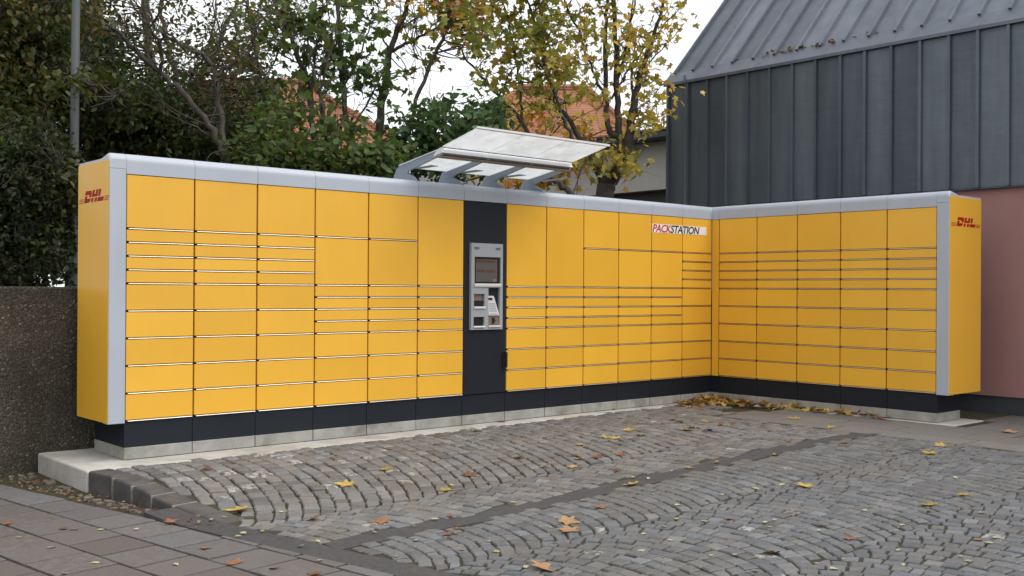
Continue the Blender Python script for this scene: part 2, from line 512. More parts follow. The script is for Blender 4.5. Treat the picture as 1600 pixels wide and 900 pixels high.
# ------------------------------------------------------------------ parcel locker station
ZB, ZT, ZC = 0.295, 2.187, 2.345
WM = 0.55
WR = 0.55 * 0.9895
YR = -0.109
TL = lambda u, v, z: (-7.15 + u, v, z)
TR = lambda u, v, z: (v, YR - u, z)
station = thing('parcel_locker_station', 'long L-shaped yellow parcel locker wall with silver top trim and dark grey base', 'parcel lockers', (0, 0, 0))

A = [4, 1, 1, 1, 1, 2, 2, 2, 2, 2]
B = [4, 4, 1, 1, 1, 1, 2, 2, 2]
D = [8, 1, 1, 1, 1, 2, 2, 2]
LEFT = [A, A, A, B, B, D, None, D, D, B, B, B, A]
RIGHT = [A] * 5

def column(T, u0, w, rows):
    mb = MB(T)
    mb.box(u0 + 0.001, u0 + w - 0.001, 0.026, 0.63, ZB + 0.001, ZT + 0.02)
    col = mb.build('locker_column', MAT['carcass'], station)
    if rows is None:
        return col
    unit = (ZT - ZB) / 18.0
    z = ZT
    for r in rows:
        z1 = z - r * unit
        d = MB(T)
        j = random.uniform(-0.0012, 0.0012)
        d.tint = (random.random(), 0, 0, 1)
        d.plate(u0 + 0.0065, u0 + w - 0.0065, j, 0.024, z1 + 0.0155, z - 0.003, 0.002)
        # half-round metal grip along the lower edge
        d.slot = 1
        prof = [(0.020, z1 + 0.0030), (-0.001, z1 + 0.0035), (-0.0032, z1 + 0.0052), (-0.0022, z1 + 0.0075), (0.004, z1 + 0.0120), (0.020, z1 + 0.0125)]
        d.prism(prof, u0 + 0.022, u0 + w - 0.009, lambda p, q, s: (s, p, q))
        d.build('locker_door', [MAT['yellow'], MAT['steel']], col)
        z = z1
    return col
for i, rows in enumerate(LEFT):
    if rows is not None:
        column(TL, i * WM, WM, rows)
for i, rows in enumerate(RIGHT):
    column(TR, i * WR, WR, rows)
# corner filler strip between the wings
mb = MB(TR)
mb.plate(-0.104, -0.006, 0.0, 0.03, ZB + 0.003, ZT - 0.003, 0.002)
mb.build('corner_strip', MAT['yellow'], station)
mb = MB(TR)
mb.box(-0.109, -0.001, 0.031, 0.63, ZB + 0.002, ZT)
mb.build('corner_carcass', MAT['carcass'], station)

# top trim: rounded front edge, one length per column
def trim_profile():
    p = [(-0.004, ZT + 0.002), (-0.004, ZC - 0.062)]
    for k in range(1, 8):
        a = PI / 2 * k / 7
        p.append((-0.004 + 0.062 * (1 - math.cos(a)), ZC - 0.062 + 0.062 * math.sin(a)))
    p += [(0.64, ZC - 0.02), (0.64, ZT + 0.022)]
    return p
TP = trim_profile()
def trim(T, u0, u1, dz=0.0, name='top_trim'):
    mb = MB(T)
    mb.prism([(p, q + dz) for p, q in TP], u0 + 0.0015, u1 - 0.0015, lambda p, q, s: (s, p, q))
    o = mb.build(name, MAT['silver'], station)
    return o
for i in range(13):
    trim(TL, i * WM, (i + 1) * WM + (0.075 if i == 12 else 0), dz=random.uniform(-0.0012, 0.0012))
trim(TR, -0.109 - 0.64, 0.0, dz=-0.0025)
for i in range(5):
    trim(TR, i * WR, (i + 1) * WR, dz=random.uniform(-0.0012, 0.0012))

# end posts with the rounded shoulder, and yellow end panels
def end_post(T, u0, u1, outer):
    mb = MB(T)
    zt = ZC - 0.12
    mb.plate(u0 + 0.001, u1 - 0.001, -0.006, 0.10, ZB - 0.008, zt, 0.003)
    # shoulder: trim profile, its outer top edge rounded as well
    pr = [(p - 0.002, q) for p, q in TP if q >= zt] 
    pr = [(-0.006, zt + 0.0015)] + pr[1:-1] + [(0.64, zt + 0.0015)]
    n = 5
    rings = []
    for k in range(n + 1):
        a = PI / 2 * k / n
        du = 0.03 * (1 - math.cos(a)); dz = 0.03 * (math.sin(a)) - 0.03
        s = (u0 + du) if outer < 0 else (u1 - du)
        rings.append([(s, p, max(zt + 0.0015, q + dz) if q > zt + 0.02 else q) for p, q in pr])
    far = u1 - 0.001 if outer < 0 else u0 + 0.001
    rings.append([(far, p, q) for p, q in pr])
    m = len(pr)
    V = [v for r in rings for v in r]
    F = [tuple(range(m))]
    for k in range(len(rings) - 1):
        for i in range(m):
            j = (i + 1) % m
            F.append((k * m + i, k * m + j, (k + 1) * m + j, (k + 1) * m + i))
    F.append(tuple((len(rings) - 1) * m + i for i in range(m)))
    mb.add(V, F)
    return mb.build('corner_post', MAT['silver'], station)
end_post(TL, -0.13, 0.0, -1)
end_post(TR, 5 * WR, 5 * WR + 0.13, 1)

# red winged lettering on the end panels
LOGO = [
    [(0.02, .66), (0.02, 1), (1.1, 1), (1.32, .92), (1.38, .76), (1.38, .46), (0.98, .46), (0.98, .60), (0.93, .66)],
    [(0.10, 0), (0.10, .57), (0.52, .57), (0.52, .34), (1.36, .34), (1.30, .16), (1.12, .03), (0.95, 0)],
    [(1.52, .44), (1.52, 1), (1.92, 1), (1.92, .66), (2.22, .66), (2.22, 1), (2.64, 1), (2.64, .44)],
    [(1.52, 0), (1.52, .34), (1.92, .34), (1.92, 0)], [(2.22, 0), (2.22, .34), (2.64, .34), (2.64, 0)],
    [(2.80, .44), (2.80, 1), (3.20, 1), (3.20, .44)], [(2.80, 0), (2.80, .34), (3.98, .34), (3.98, 0)],
    [(-1.02, 0), (-1.02, .055), (-.08, .055), (-.08, 0)], [(-1.02, .15), (-1.02, .205), (-.08, .205), (-.08, .15)], [(-1.02, .30), (-1.02, .355), (-.08, .355), (-.08, .30)],
    [(4.14, 0), (4.14, .055), (5.0, .055), (5.0, 0)], [(4.14, .15), (4.14, .205), (5.0, .205), (5.0, .15)], [(4.14, .30), (4.14, .355), (5.0, .355), (5.0, .30)],
]
def logo(parent, mapf, su, sv):
    """mapf(s, z, proud) -> world point; s runs along the reading direction"""
    mb = MB()
    for poly in LOGO:
        pts = [((p + 0.42 * q) * su, q * sv) for p, q in poly]
        n = len(pts)
        V = [mapf(p, q, 0.0016) for p, q in pts] + [mapf(p, q, 0.0002) for p, q in pts]
        F = [tuple(range(n))]
        for i in range(n):
            j = (i + 1) % n
            F.append((i, j, n + j, n + i))
        mb.add(V, F)
    return mb.build('logo', MAT['red'], parent)
XL = -7.28
mb = MB(lambda a, b, z: (XL - 0.003 + b, 0.655 - a, z))           # a runs to the right seen from the west
mb.plate(0.0, 0.653, 0.0, 0.02, ZB - 0.003, ZC - 0.055, 0.002)
pl = mb.build('end_panel', MAT['yellow'], station)
logo(pl, lambda s, z, p: (XL - 0.003 - p, 0.527 - s, 1.985 + z), 0.104, 0.092)
mb = MB(); mb.box(XL + 0.004, XL + 0.12, 0.10, 0.655, ZC - 0.054, ZC - 0.036); mb.build('end_cap', MAT['silver'], station)
YL = YR - 5 * WR - 0.13
mb = MB(lambda a, b, z: (0.0 + a, YL - 0.003 + b, z))
mb.plate(0.002, 0.69, 0.0, 0.02, ZB - 0.003, ZC - 0.055, 0.002)
pr_ = mb.build('end_panel', MAT['yellow'], station)
logo(pr_, lambda s, z, p: (0.127 + s, YL - 0.003 - p, 1.994 + z), 0.1045, 0.092)
mb = MB(); mb.box(0.10, 0.69, YL + 0.004, YL + 0.12, ZC - 0.054, ZC - 0.036); mb.build('end_cap', MAT['silver'], station)
# closed rear and ends of the two wings
mb = MB(); mb.box(-7.255, -7.152, 0.03, 0.63, ZB + 0.002, ZC - 0.057); mb.build('end_carcass', MAT['anthracite'], station)
mb = MB(); mb.box(0.03, 0.63, YL + 0.022, YL + 0.128, ZB + 0.002, ZC - 0.057); mb.build('end_carcass', MAT['anthracite'], station)

# base: dark kick plates over concrete footing blocks
for i in range(13):
    u0, u1 = i * WM, (i + 1) * WM + (0.018 if i == 12 else 0)
    mb = MB(TL); mb.plate(u0 + 0.002, u1 - 0.002, 0.018, 0.62, 0.098, ZB - 0.003, 0.002)
    mb.build('kick_plate', MAT['anthracite'], station)
    mb = MB(TL); mb.plate(u0 + 0.003, u1 - 0.003, 0.014 + random.uniform(-.002, .002), 0.64, 0.004, 0.0965, 0.004)
    mb.build('footing_block', MAT['footing'], station)
for i in range(-1, 5):
    u0, u1 = (i * WR, (i + 1) * WR) if i >= 0 else (-0.126, 0.0)
    mb = MB(TR); mb.plate(u0 + 0.002, u1 - 0.002, 0.018, 0.50, 0.098, ZB - 0.003, 0.002)
    mb.build('kick_plate', MAT['anthracite'], station)
    mb = MB(TR); mb.plate(u0 + 0.003, u1 - 0.003, 0.014 + random.uniform(-.002, .002), 0.52, 0.004, 0.0965, 0.004)
    mb.build('footing_block', MAT['footing'], station)

# terminal column
tu0, tu1 = 6 * WM, 7 * WM
mb = MB(TL)
mb.box(tu0 + 0.001, tu1 - 0.001, 0.026, 0.63, ZB + 0.001, ZT + 0.02)
mb.plate(tu0 + 0.004, tu1 - 0.004, 0.002, 0.026, ZB + 0.003, ZT - 0.002, 0.002)
term = mb.build('terminal_column', MAT['anthracite'], station)
zr = lambda z: z + 0.295
def X2(x): return x + 7.15
FX0, FX1, FZ0, FZ1 = X2(-3.778), X2(-3.374), zr(0.634), zr(1.482)
HO = [  # openings in the front plate: x0, x1, z0, z1, depth
    (X2(-3.738), X2(-3.404), zr(1.085), zr(1.348), 0.028),
    (X2(-3.745), X2(-3.608), zr(0.862), zr(0.985), 0.05),
    (X2(-3.748), X2(-3.610), zr(0.672), zr(0.760), 0.05),
    (X2(-3.560), X2(-3.412), zr(0.674), zr(1.045), 0.05)]
def plate_with_holes(mb, x0, x1, z0, z1, yf, yb, holes):
    xs = sorted(set([x0, x1] + [h[0] for h in holes] + [h[1] for h in holes]))
    zs = sorted(set([z0, z1] + [h[2] for h in holes] + [h[3] for h in holes]))
    def solid(i, j):
        cx, cz = (xs[i] + xs[i + 1]) / 2, (zs[j] + zs[j + 1]) / 2
        return not any(h[0] < cx < h[1] and h[2] < cz < h[3] for h in holes)
    for i in range(len(xs) - 1):
        for j in range(len(zs) - 1):
            if solid(i, j):
                mb.add([(xs[i], yf, zs[j]), (xs[i + 1], yf, zs[j]), (xs[i + 1], yf, zs[j + 1]), (xs[i], yf, zs[j + 1])], [(0, 1, 2, 3)])
    def wall(h, d):
        a, b, c, e = h
        mb.add([(a, yf, c), (b, yf, c), (b, yf, e), (a, yf, e), (a, d, c), (b, d, c), (b, d, e), (a, d, e)],
               [(0, 4, 5, 1), (1, 5, 6, 2), (2, 6, 7, 3), (3, 7, 4, 0)])
    wall((x0, x1, z0, z1), yb)
    for h in holes:
        wall(h[:4], yf + h[4])
        a, b, c, e, d = h
        mb.add([(a, yf + d, c), (b, yf + d, c), (b, yf + d, e), (a, yf + d, e)], [(0, 1, 2, 3)])
    return mb
mb = MB(TL)
plate_with_holes(mb, FX0, FX1, FZ0, FZ1, -0.030, 0.003, HO)
mb.build('bezel', MAT['term_grey'], term, fix=False)
def tpart(name, mat, x0, x1, z0, z1, y0, y1, c=0.002, mats=None):
    m_ = MB(TL); m_.plate(X2(x0), X2(x1), y0, y1, zr(z0), zr(z1), c)
    return m_.build(name, MAT[mat], term)
m_ = MB(TL)
m_.plate(X2(-3.736), X2(-3.406), -0.020, -0.003, zr(1.087), zr(1.346), 0.002)
m_.slot = 1
m_.plate(X2(-3.716), X2(-3.440), -0.0212, -0.019, zr(1.105), zr(1.325), 0.0005)
m_.slot = 2
m_.plate(X2(-3.716), X2(-3.465), -0.0222, -0.0205, zr(1.292), zr(1.318), 0.0005)
m_.plate(X2(-3.708), X2(-3.600), -0.0222, -0.0205, zr(1.198), zr(1.222), 0.0005)
m_.plate(X2(-3.585), X2(-3.468), -0.0222, -0.0205, zr(1.198), zr(1.222), 0.0005)
m_.slot = 3
m_.plate(X2(-3.495), X2(-3.455), -0.0222, -0.0205, zr(1.105), zr(1.132), 0.0005)
m_.build('screen', [MAT['screen'], MAT['screen_pale'], MAT['screen_red'], MAT['bronze']], term)
def lip(x0, x1, z, h=0.02, out=0.03):
    m_ = MB(TL)
    prof = [(-0.0305, z - h), (-0.0305, z + 0.004), (-0.031 - out * 0.35, z + 0.002), (-0.031 - out * 0.5, z - 0.004), (-0.031 - out * 0.45, z - h + 0.004), (-0.032, z - h)]
    m_.prism(prof, X2(x0), X2(x1), lambda p, q, s: (s, p, q))
    m_.build('ledge', MAT['keypad'], term)
lip(-3.744, -3.404, zr(1.083), 0.03)
lip(-3.746, -3.606, zr(0.858))
lip(-3.750, -3.608, zr(0.668), 0.016)
lip(-3.562, -3.410, zr(0.670), 0.016)
tpart('scanner_window', 'black', -3.741, -3.611, 0.865, 0.915, -0.012, 0.018)
tpart('scanner_window', 'bronze', -3.741, -3.611, 0.918, 0.983, -0.004, 0.018)
tpart('parcel_slip_slot', 'black', -3.744, -3.613, 0.676, 0.757, -0.010, 0.018)
# keypad: sloping trapezoid with its keys
m_ = MB(TL)
yk0, yk1 = -0.034, -0.004
kz0, kz1 = zr(0.772), zr(0.966)
def kp(s, t, p=0.0):     # s across 0..1, t up 0..1
    xl, xr = X2(-3.557), X2(-3.418) + (X2(-3.480) - X2(-3.418)) * t
    return (xl + (xr - xl) * s, yk0 + (yk1 - yk0) * t * 0.6 - p, kz0 + (kz1 - kz0) * t)
V = [kp(0, 0), kp(1, 0), kp(1, 1), kp(0, 1)]
V += [(x, 0.018, z) for x, y, z in V]
m_.add(V, [(0, 1, 2, 3), (4, 5, 1, 0), (5, 6, 2, 1), (6, 7, 3, 2), (7, 4, 0, 3)])
m_.slot = 1
def kq(s0, s1, t0, t1, p):
    q = [kp(s0, t0, p), kp(s1, t0, p), kp(s1, t1, p), kp(s0, t1, p)]
    q += [kp(s0, t0, 0.0005), kp(s1, t0, 0.0005), kp(s1, t1, 0.0005), kp(s0, t1, 0.0005)]
    m_.add(q, [(0, 1, 2, 3), (4, 5, 1, 0), (5, 6, 2, 1), (6, 7, 3, 2), (7, 4, 0, 3)])
kq(0.06, 0.66, 0.78, 0.90, 0.002)
m_.slot = 2
for r in range(4):
    for c_ in range(4):
        kq(0.10 + c_ * 0.2, 0.10 + c_ * 0.2 + 0.13, 0.20 + r * 0.12, 0.20 + r * 0.12 + 0.07, 0.003)
m_.slot = 3
kq(0.1, 0.9, 0.06, 0.08, 0.002)
m_.build('keypad', [MAT['keypad'], MAT['black'], MAT['term_grey'], MAT['black']], term)
m_ = MB(TL)
m_.plate(X2(-3.557), X2(-3.416), -0.022, 0.018, zr(0.678), zr(0.768), 0.002)
m_.slot = 1
m_.plate(X2(-3.508), X2(-3.478), -0.034, -0.02, zr(0.694), zr(0.752), 0.003)
m_.plate(X2(-3.478), X2(-3.455), -0.027, -0.02, zr(0.720), zr(0.726), 0.001)
m_.build('card_reader', [MAT['bronze'], MAT['black']], term)
m_ = MB(TL)
for x0 in (-3.742, -3.470):
    for k in range(4):
        m_.plate(X2(x0), X2(x0 + 0.062), -0.0312, -0.0295, zr(1.420) + k * 0.0065, zr(1.4235) + k * 0.0065, 0.0004)
m_.build('speaker_slots', MAT['anthracite'], term)
m_ = MB(TL)
m_.plate(X2(-3.342), X2(-3.306), -0.012, 0.004, zr(0.215), zr(0.40), 0.003)
m_.plate(X2(-3.338), X2(-3.312), -0.045, -0.010, zr(0.36), zr(0.405), 0.004)
m_.plate(X2(-3.336), X2(-3.314), -0.045, -0.030, zr(0.25), zr(0.362), 0.004)
m_.build('latch_handle', MAT['black'], term)

# canopy over the terminal
cz = lambda z: z + 0.295
mb = MB()
mb.prism([(-0.375, cz(2.272)), (-0.352, cz(2.318)), (-0.30, cz(2.306)), (-0.25, cz(2.262)), (-0.25, cz(2.245))], -4.41, -2.745, lambda p, q, s: (s, p, q))
can = mb.build('canopy', MAT['alu'], station)
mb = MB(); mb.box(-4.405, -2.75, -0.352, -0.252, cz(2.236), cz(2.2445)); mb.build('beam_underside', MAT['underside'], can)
for xb in (-4.395, -3.85, -3.30, -2.765):
    prof = [(0.02, cz(2.04)), (0.07, cz(2.085)), (0.175, cz(2.122)), (0.165, cz(2.14)), (0.10, cz(2.158)), (-0.278, cz(2.236)), (-0.36, cz(2.25)),
            (-0.36, cz(2.305)), (0.295, cz(2.205)), (0.35, cz(2.18)), (0.44, cz(2.03))]
    mb = MB()
    mb.prism(prof, xb - 0.009, xb + 0.009, lambda p, q, s: (s, p, q))
    # weld flange and bolts
    mb.box(xb - 0.012, xb + 0.075, -0.20, 0.09, cz(2.166) , cz(2.171))
    mb.build('bracket', MAT['bracket'], can)
def sheet(mb, x0, x1, y0, z0, y1, z1, th):
    mb.add([(x0, y0, z0), (x1, y0, z0), (x1, y1, z1), (x0, y1, z1), (x0, y0, z0 + th), (x1, y0, z0 + th), (x1, y1, z1 + th), (x0, y1, z1 + th)],
           [(0, 3, 2, 1), (4, 5, 6, 7), (0, 1, 5, 4), (1, 2, 6, 5), (2, 3, 7, 6), (3, 0, 4, 7)])
bxs = (-4.41, -3.855, -3.30, -2.745)
for i in range(3):
    mb = MB(); sheet(mb, bxs[i] + 0.003, bxs[i + 1] - 0.003, -0.374, cz(2.322), -0.868, cz(2.434), 0.008)
    mb.build('glass_pane', MAT['glass'], can)
    mb = MB(); sheet(mb, bxs[i] + 0.018, bxs[i + 1] - 0.014, 0.26, cz(2.190), -0.24, cz(2.268), 0.008)
    mb.build('glass_pane', MAT['glass'], can)
mb = MB(); sheet(mb, -4.415, -2.74, -0.866, cz(2.430), -0.886, cz(2.4345), 0.018); mb.build('front_rail', MAT['alu'], can)
mb = MB()
mb.prism([(0.31, cz(2.203)), (0.30, cz(2.214)), (-0.36, cz(2.314)), (-0.36, cz(2.306))], -4.412, -4.38, lambda p, q, s: (s, p, q))
mb.build('side_rail', MAT['alu'], can)

# lettered strip across two top doors
def text_mb(txt, size, shear, bold, spacing=1.0):
    cu = bpy.data.curves.new('lettering', 'FONT')
    cu.body = txt
    cu.size = size
    cu.shear = shear
    cu.offset = bold * 1.9
    cu.space_character = spacing
    cu.resolution_u = 4
    ob = bpy.data.objects.new('lettering', cu)
    COL.objects.link(ob)
    dg = bpy.context.evaluated_depsgraph_get()
    me = bpy.data.meshes.new_from_object(ob.evaluated_get(dg))
    vs = [tuple(v.co) for v in me.vertices]
    fs = [tuple(p.vertices) for p in me.polygons]
    bpy.data.objects.remove(ob)
    bpy.data.curves.remove(cu)
    bpy.data.meshes.remove(me)
    return vs, fs
SZ0, SZ1 = zr(1.6955), zr(1.7945)
for x0, x1 in ((-1.093, -0.5565), (-0.5435, -0.107)):
    mb = MB(); mb.box(x0, x1, -0.0032, 0.001, SZ0, SZ1)
    mb.build('sign_strip', MAT['sign_white'], station)
SX0, SX1 = -1.090, -0.243
vs, fs = text_mb('PACKSTATION', 1.0, 0.22, 0.010, 0.93)
V0 = np.array(vs)
w0, w1 = V0[:, 0].min(), V0[:, 0].max()
h0, h1 = V0[:, 1].min(), V0[:, 1].max()
pk, fk = text_mb('PACK', 1.0, 0.22, 0.010, 0.93)
cut = np.array(pk)[:, 0].max() + 0.005
islands_red, isl_blk = [], []
def put_text(flt, mat):
    mb = MB()
    F = [f for f in fs if flt(f)]
    used_ = sorted({i for f in F for i in f})
    idx = {i: k for k, i in enumerate(used_)}
    P = [(SX0 + (V0[i, 0] - w0) / (w1 - w0) * (SX1 - SX0), -0.0048, SZ0 + 0.004 + (V0[i, 1] - h0) / (h1 - h0) * (SZ1 - SZ0 - 0.008)) for i in used_]
    n = len(P)
    mb.add(P, [tuple(idx[i] for i in f) for f in F])
    mb.build('sign_lettering', mat, station)
npk = len(pk)
cx_ = lambda f: sum(V0[i, 0] - 0.22 * V0[i, 1] for i in f) / len(f)
cutx = max(p[0] - 0.22 * p[1] for p in pk) + 0.004
put_text(lambda f: cx_(f) < cutx, MAT['sign_red'])
put_text(lambda f: cx_(f) >= cutx, MAT['sign_black'])

# ------------------------------------------------------------------ concrete slab under the station
mb = MB()
prof = [(-7.53, 0.815), (-7.53, -0.275), (-6.6, -0.30), (-5.5, -0.30), (-4.0, -0.24), (-2.5, -0.17), (-0.75, -0.12), (-0.06, -0.12), (-0.06, -3.04), (0.62, -3.04), (0.62, 0.815)]
n = len(prof)
V = [(x, y, 0.0) for x, y in prof] + [(x, y, -0.2) for x, y in prof]
F = [tuple(range(n))] + [(i, (i + 1) % n, n + (i + 1) % n, n + i) for i in range(n)]
mb.add(V, F)
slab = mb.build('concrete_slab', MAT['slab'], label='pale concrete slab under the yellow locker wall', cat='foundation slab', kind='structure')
bv = slab.modifiers.new('bevel', 'BEVEL'); bv.width = 0.012; bv.segments = 2; bv.limit_method = 'ANGLE'

# ------------------------------------------------------------------ retaining wall
mb = MB()
mb.box(-40, 1.30, 0.83, 0.96, -0.35, 1.325)
rw = mb.build('retaining_wall', MAT['aggregate'], loc=(-7.8, 0.83, -0.15), label='dark pebble-dash concrete retaining wall behind the lockers', cat='wall')
bv = rw.modifiers.new('bevel', 'BEVEL'); bv.width = 0.015; bv.segments = 2

# ------------------------------------------------------------------ polygons
def clip(poly, a, b, c):
    """keep the side a*x + b*y + c >= 0"""
    out = []
    for i in range(len(poly)):
        p, q = poly[i], poly[(i + 1) % len(poly)]
        dp, dq = a * p[0] + b * p[1] + c, a * q[0] + b * q[1] + c
        if dp >= 0: out.append(p)
        if (dp >= 0) != (dq >= 0):
            t = dp / (dp - dq)
            out.append((p[0] + (q[0] - p[0]) * t, p[1] + (q[1] - p[1]) * t))
    return out
def area(poly):
    return 0.5 * sum(poly[i][0] * poly[(i + 1) % len(poly)][1] - poly[(i + 1) % len(poly)][0] * poly[i][1] for i in range(len(poly)))
def stone_geo(poly, zf, inset, cham, depth, tilt=0.004, crown=0.0):
    """stone block over a polygon: (verts, faces); chamfered top edge"""
    n = len(poly)
    cx = sum(p[0] for p in poly) / n
    cyy = sum(p[1] for p in poly) / n
    def sh(d):
        res = []
        for x, y in poly:
            dx, dy = x - cx, y - cyy
            L = math.hypot(dx, dy) + 1e-6
            k = max(0.2, 1 - d * 1.3 / L)
            res.append((cx + dx * k, cyy + dy * k))
        return res
    o, i_ = sh(inset), sh(inset + cham)
    tx, ty, tz = random.gauss(0, tilt) * 6, random.gauss(0, tilt) * 6, random.gauss(0, tilt)
    def z(x, y): return zf(x, y) + tz + tx * (x - cx) + ty * (y - cyy)
    V = [(x, y, z(x, y) + crown) for x, y in i_] + [(x, y, z(x, y) - cham * 0.8) for x, y in o] + [(x, y, z(x, y) - depth) for x, y in o]
    F = [tuple(range(n))]
    for a in (0, 1):
        for i in range(n):
            j = (i + 1) % n
            F.append((a * n + j, a * n + i, (a + 1) * n + i, (a + 1) * n + j))
    return V, F

# ------------------------------------------------------------------ footpath of square pavers
U = np.array([0.1465, -0.9892])
Wd = np.array([0.9892, 0.1465])
O = np.array([-7.886, -1.394])
fp = thing('footpath', 'grey brown footpath of square concrete pavers in the lower left', 'footpath', (-8.0, -2.0, PATH_Z), kind='structure')
PV = 0.352
rows_off = {}
for r in range(-9, 6):
    off = random.uniform(0, PV)
    if r == -1: off = 0.02
    for k in range(-9, 14):
        a0, a1 = r * PV, (r + 1) * PV
        b0, b1 = k * PV + off, (k + 1) * PV + off
        poly = [O + Wd * a + U * b for a, b in ((a0, b0), (a0, b1), (a1, b1), (a1, b0))]
        poly = [(float(p[0]), float(p[1])) for p in poly]
        poly = clip(poly, -1, -0.203, -7.843 + 0.203 * 0.078)     # west of the border
        if len(poly) < 3: continue
        poly = clip(poly, 0, -1, 0.55)
        if len(poly) < 3 or abs(area(poly)) < 0.012: continue
        if area(poly) < 0: poly = poly[::-1]
        mb = MB()
        mb.tint = (min(1, max(0, random.gauss(0.40, 0.11) + 0.22 * (r >= 0))), min(1, max(0, random.gauss(0.52 - 0.22 * (r >= 0), 0.08))), random.random() * 0.12, 1)
        V, F = stone_geo(poly, lambda x, y: PATH_Z, 0.0105, 0.0035, 0.05, 0.0012)
        mb.add(V, F)
        mb.build('paver', MAT['paver'], fp, fix=False)

# ------------------------------------------------------------------ asphalt strips
def strip(pts, name, label):
    mb = MB()
    n = len(pts)
    V = []
    for (xa, ya, xb_, yb_) in pts:
        V += [(xa, ya, zg(xa, ya) - 0.05), (xa, ya, zg(xa, ya) - 0.006), (xb_, yb_, zg(xb_, yb_) - 0.004), (xb_, yb_, zg(xb_, yb_) - 0.05)]
    F = [(4 * i + k, 4 * i + k + 1, 4 * i + k + 5, 4 * i + k + 4) for i in range(n - 1) for k in range(3)]
    mb.add(V, F)
    mb.build(name, MAT['asphalt'], label=label, cat='paving strip', kind='structure')
strip([(bx(y) + 0.004, y, bx(y) + 0.215 + 0.008 * math.sin(9 * y), y) for y in np.arange(-1.35, -7.6, -0.1)], 'border_strip', 'dark border strip between footpath and cobblestones')
strip([(x, -2.64 + 0.010 * math.sin(13 * x) + 0.006 * math.sin(31 * x), x, -2.875 + 0.010 * math.sin(11 * x + 1) + 0.007 * math.sin(29 * x)) for x in np.arange(-7.04, -1.1, 0.1)], 'asphalt_strip', 'dark asphalt strip running straight through the cobblestones')

# ------------------------------------------------------------------ slab walk in front of the right wing
pw = thing('paved_walk', 'grey walk of flat concrete slabs along the right wing of lockers', 'walkway', (-0.6, -3.0, 0), kind='structure')
for xa, xb_, offs in ((-1.24, -0.87, -1.05), (-0.87, -0.465, -0.83), (-0.465, -0.062, -1.15), (-0.062, 0.62, -3.16), (0.62, 1.36, -3.0)):
    y = offs
    stepv = 0.655
    while y > -9:
        y1 = y - stepv
        if xa > -0.5 or True:
            ya = min(y, -0.95 if xa < -0.8 else (-0.6 if xa < -0.4 else -0.35))
            if ya - y1 > 0.15:
                p = [(xa, y1), (xb_, y1), (xb_, ya), (xa, ya)]
                if xa < -0.9:
                    p = [(xa + random.uniform(-.02, .02), y1), (xb_, y1), (xb_, ya), (xa + random.uniform(-.02, .02), ya)]
                mb = MB(); mb.tint = (min(1, max(0, random.gauss(0.45, 0.2))), random.uniform(0.2, 0.5), random.random() * 0.1, 1)
                V, F = stone_geo(p, lambda x, y: -0.003, 0.009, 0.004, 0.04, 0.0008)
                mb.add(V, F)
                mb.build('paving_slab', MAT['pslab'], pw, fix=False)
        y = y1

# ------------------------------------------------------------------ kerb stones
kb = thing('kerb', 'row of dark basalt kerb stones sinking into the cobbles beside the slab', 'kerb', (-7.45, -1.0, 0), kind='structure')
kpts = [(-7.53, -0.28), (-7.475, -0.62), (-7.435, -0.86), (-7.395, -1.10), (-7.35, -1.34), (-7.30, -1.60), (-7.25, -1.86)]
for i in range(len(kpts) - 1):
    (xa, ya), (xb_, yb_) = kpts[i], kpts[i + 1]
    w = 0.185 if i else 0.17
    p = [(xa + random.uniform(-.006, .006), ya - 0.008), (xb_ + random.uniform(-.006, .006), yb_ + 0.010), (xb_ + w, yb_ + 0.036), (xa + w, ya + 0.018)]
    if area(p) < 0: p = p[::-1]
    mb = MB()
    zf = lambda x, y: 0.008 - 0.150 * smooth((-y - 0.35) / 1.55)
    V, F = stone_geo(p, zf, 0.004, 0.014, 0.22, 0.0025)
    mb.add(V, F)
    o = mb.build('kerb_stone', MAT['kerb'], kb, fix=False)
    if i:
        mj = MB()
        jp = [(xa - 0.002, ya - 0.007), (xa + w, ya + 0.019), (xa + w, ya + 0.035), (xa - 0.002, ya + 0.009)]
        V, F = stone_geo(jp if area(jp) > 0 else jp[::-1], lambda x, y: zf(x, y) - 0.007, 0.0, 0.003, 0.2, 0.0)
        mj.add(V, F)
        mj.build('mortar_joint', MAT['mortar'], kb, fix=False)
    bv = o.modifiers.new('bevel', 'BEVEL'); bv.width = 0.008; bv.segments = 2; bv.limit_method = 'ANGLE'

# ------------------------------------------------------------------ cobblestones laid in segmental arcs
cob = thing('cobblestone_yard', 'grey yard of small cobblestones laid in arcs before the lockers', 'cobblestones', (-5, -3, -0.1), kind='structure')
def kerb_x(y):
    for (xa, ya), (xb_, yb_) in zip(kpts, kpts[1:]):
        if ya >= y >= yb_:
            return xa + (xb_ - xa) * (ya - y) / (ya - yb_) + 0.185
    return bx(y) + 0.21
def in_yard(x, y):
    if y > -0.14: return False
    edge = (-0.275 if x < -6.6 else -0.275) if x < -5.5 else np.interp(x, [-5.5, -4.0, -2.5, -0.75], [-0.29, -0.225, -0.15, -0.11])
    if y > edge: return False
    if x < kerb_x(y) + 0.035: return False
    if -2.865 < y < -2.65 and x < -1.15: return False
    if x > -1.27: 
        return x < -0.85 and y > -1.0 or (x < -0.5 and y > -0.62) or (x < -0.1 and y > -0.36)
    return y > -7.6
stones = []
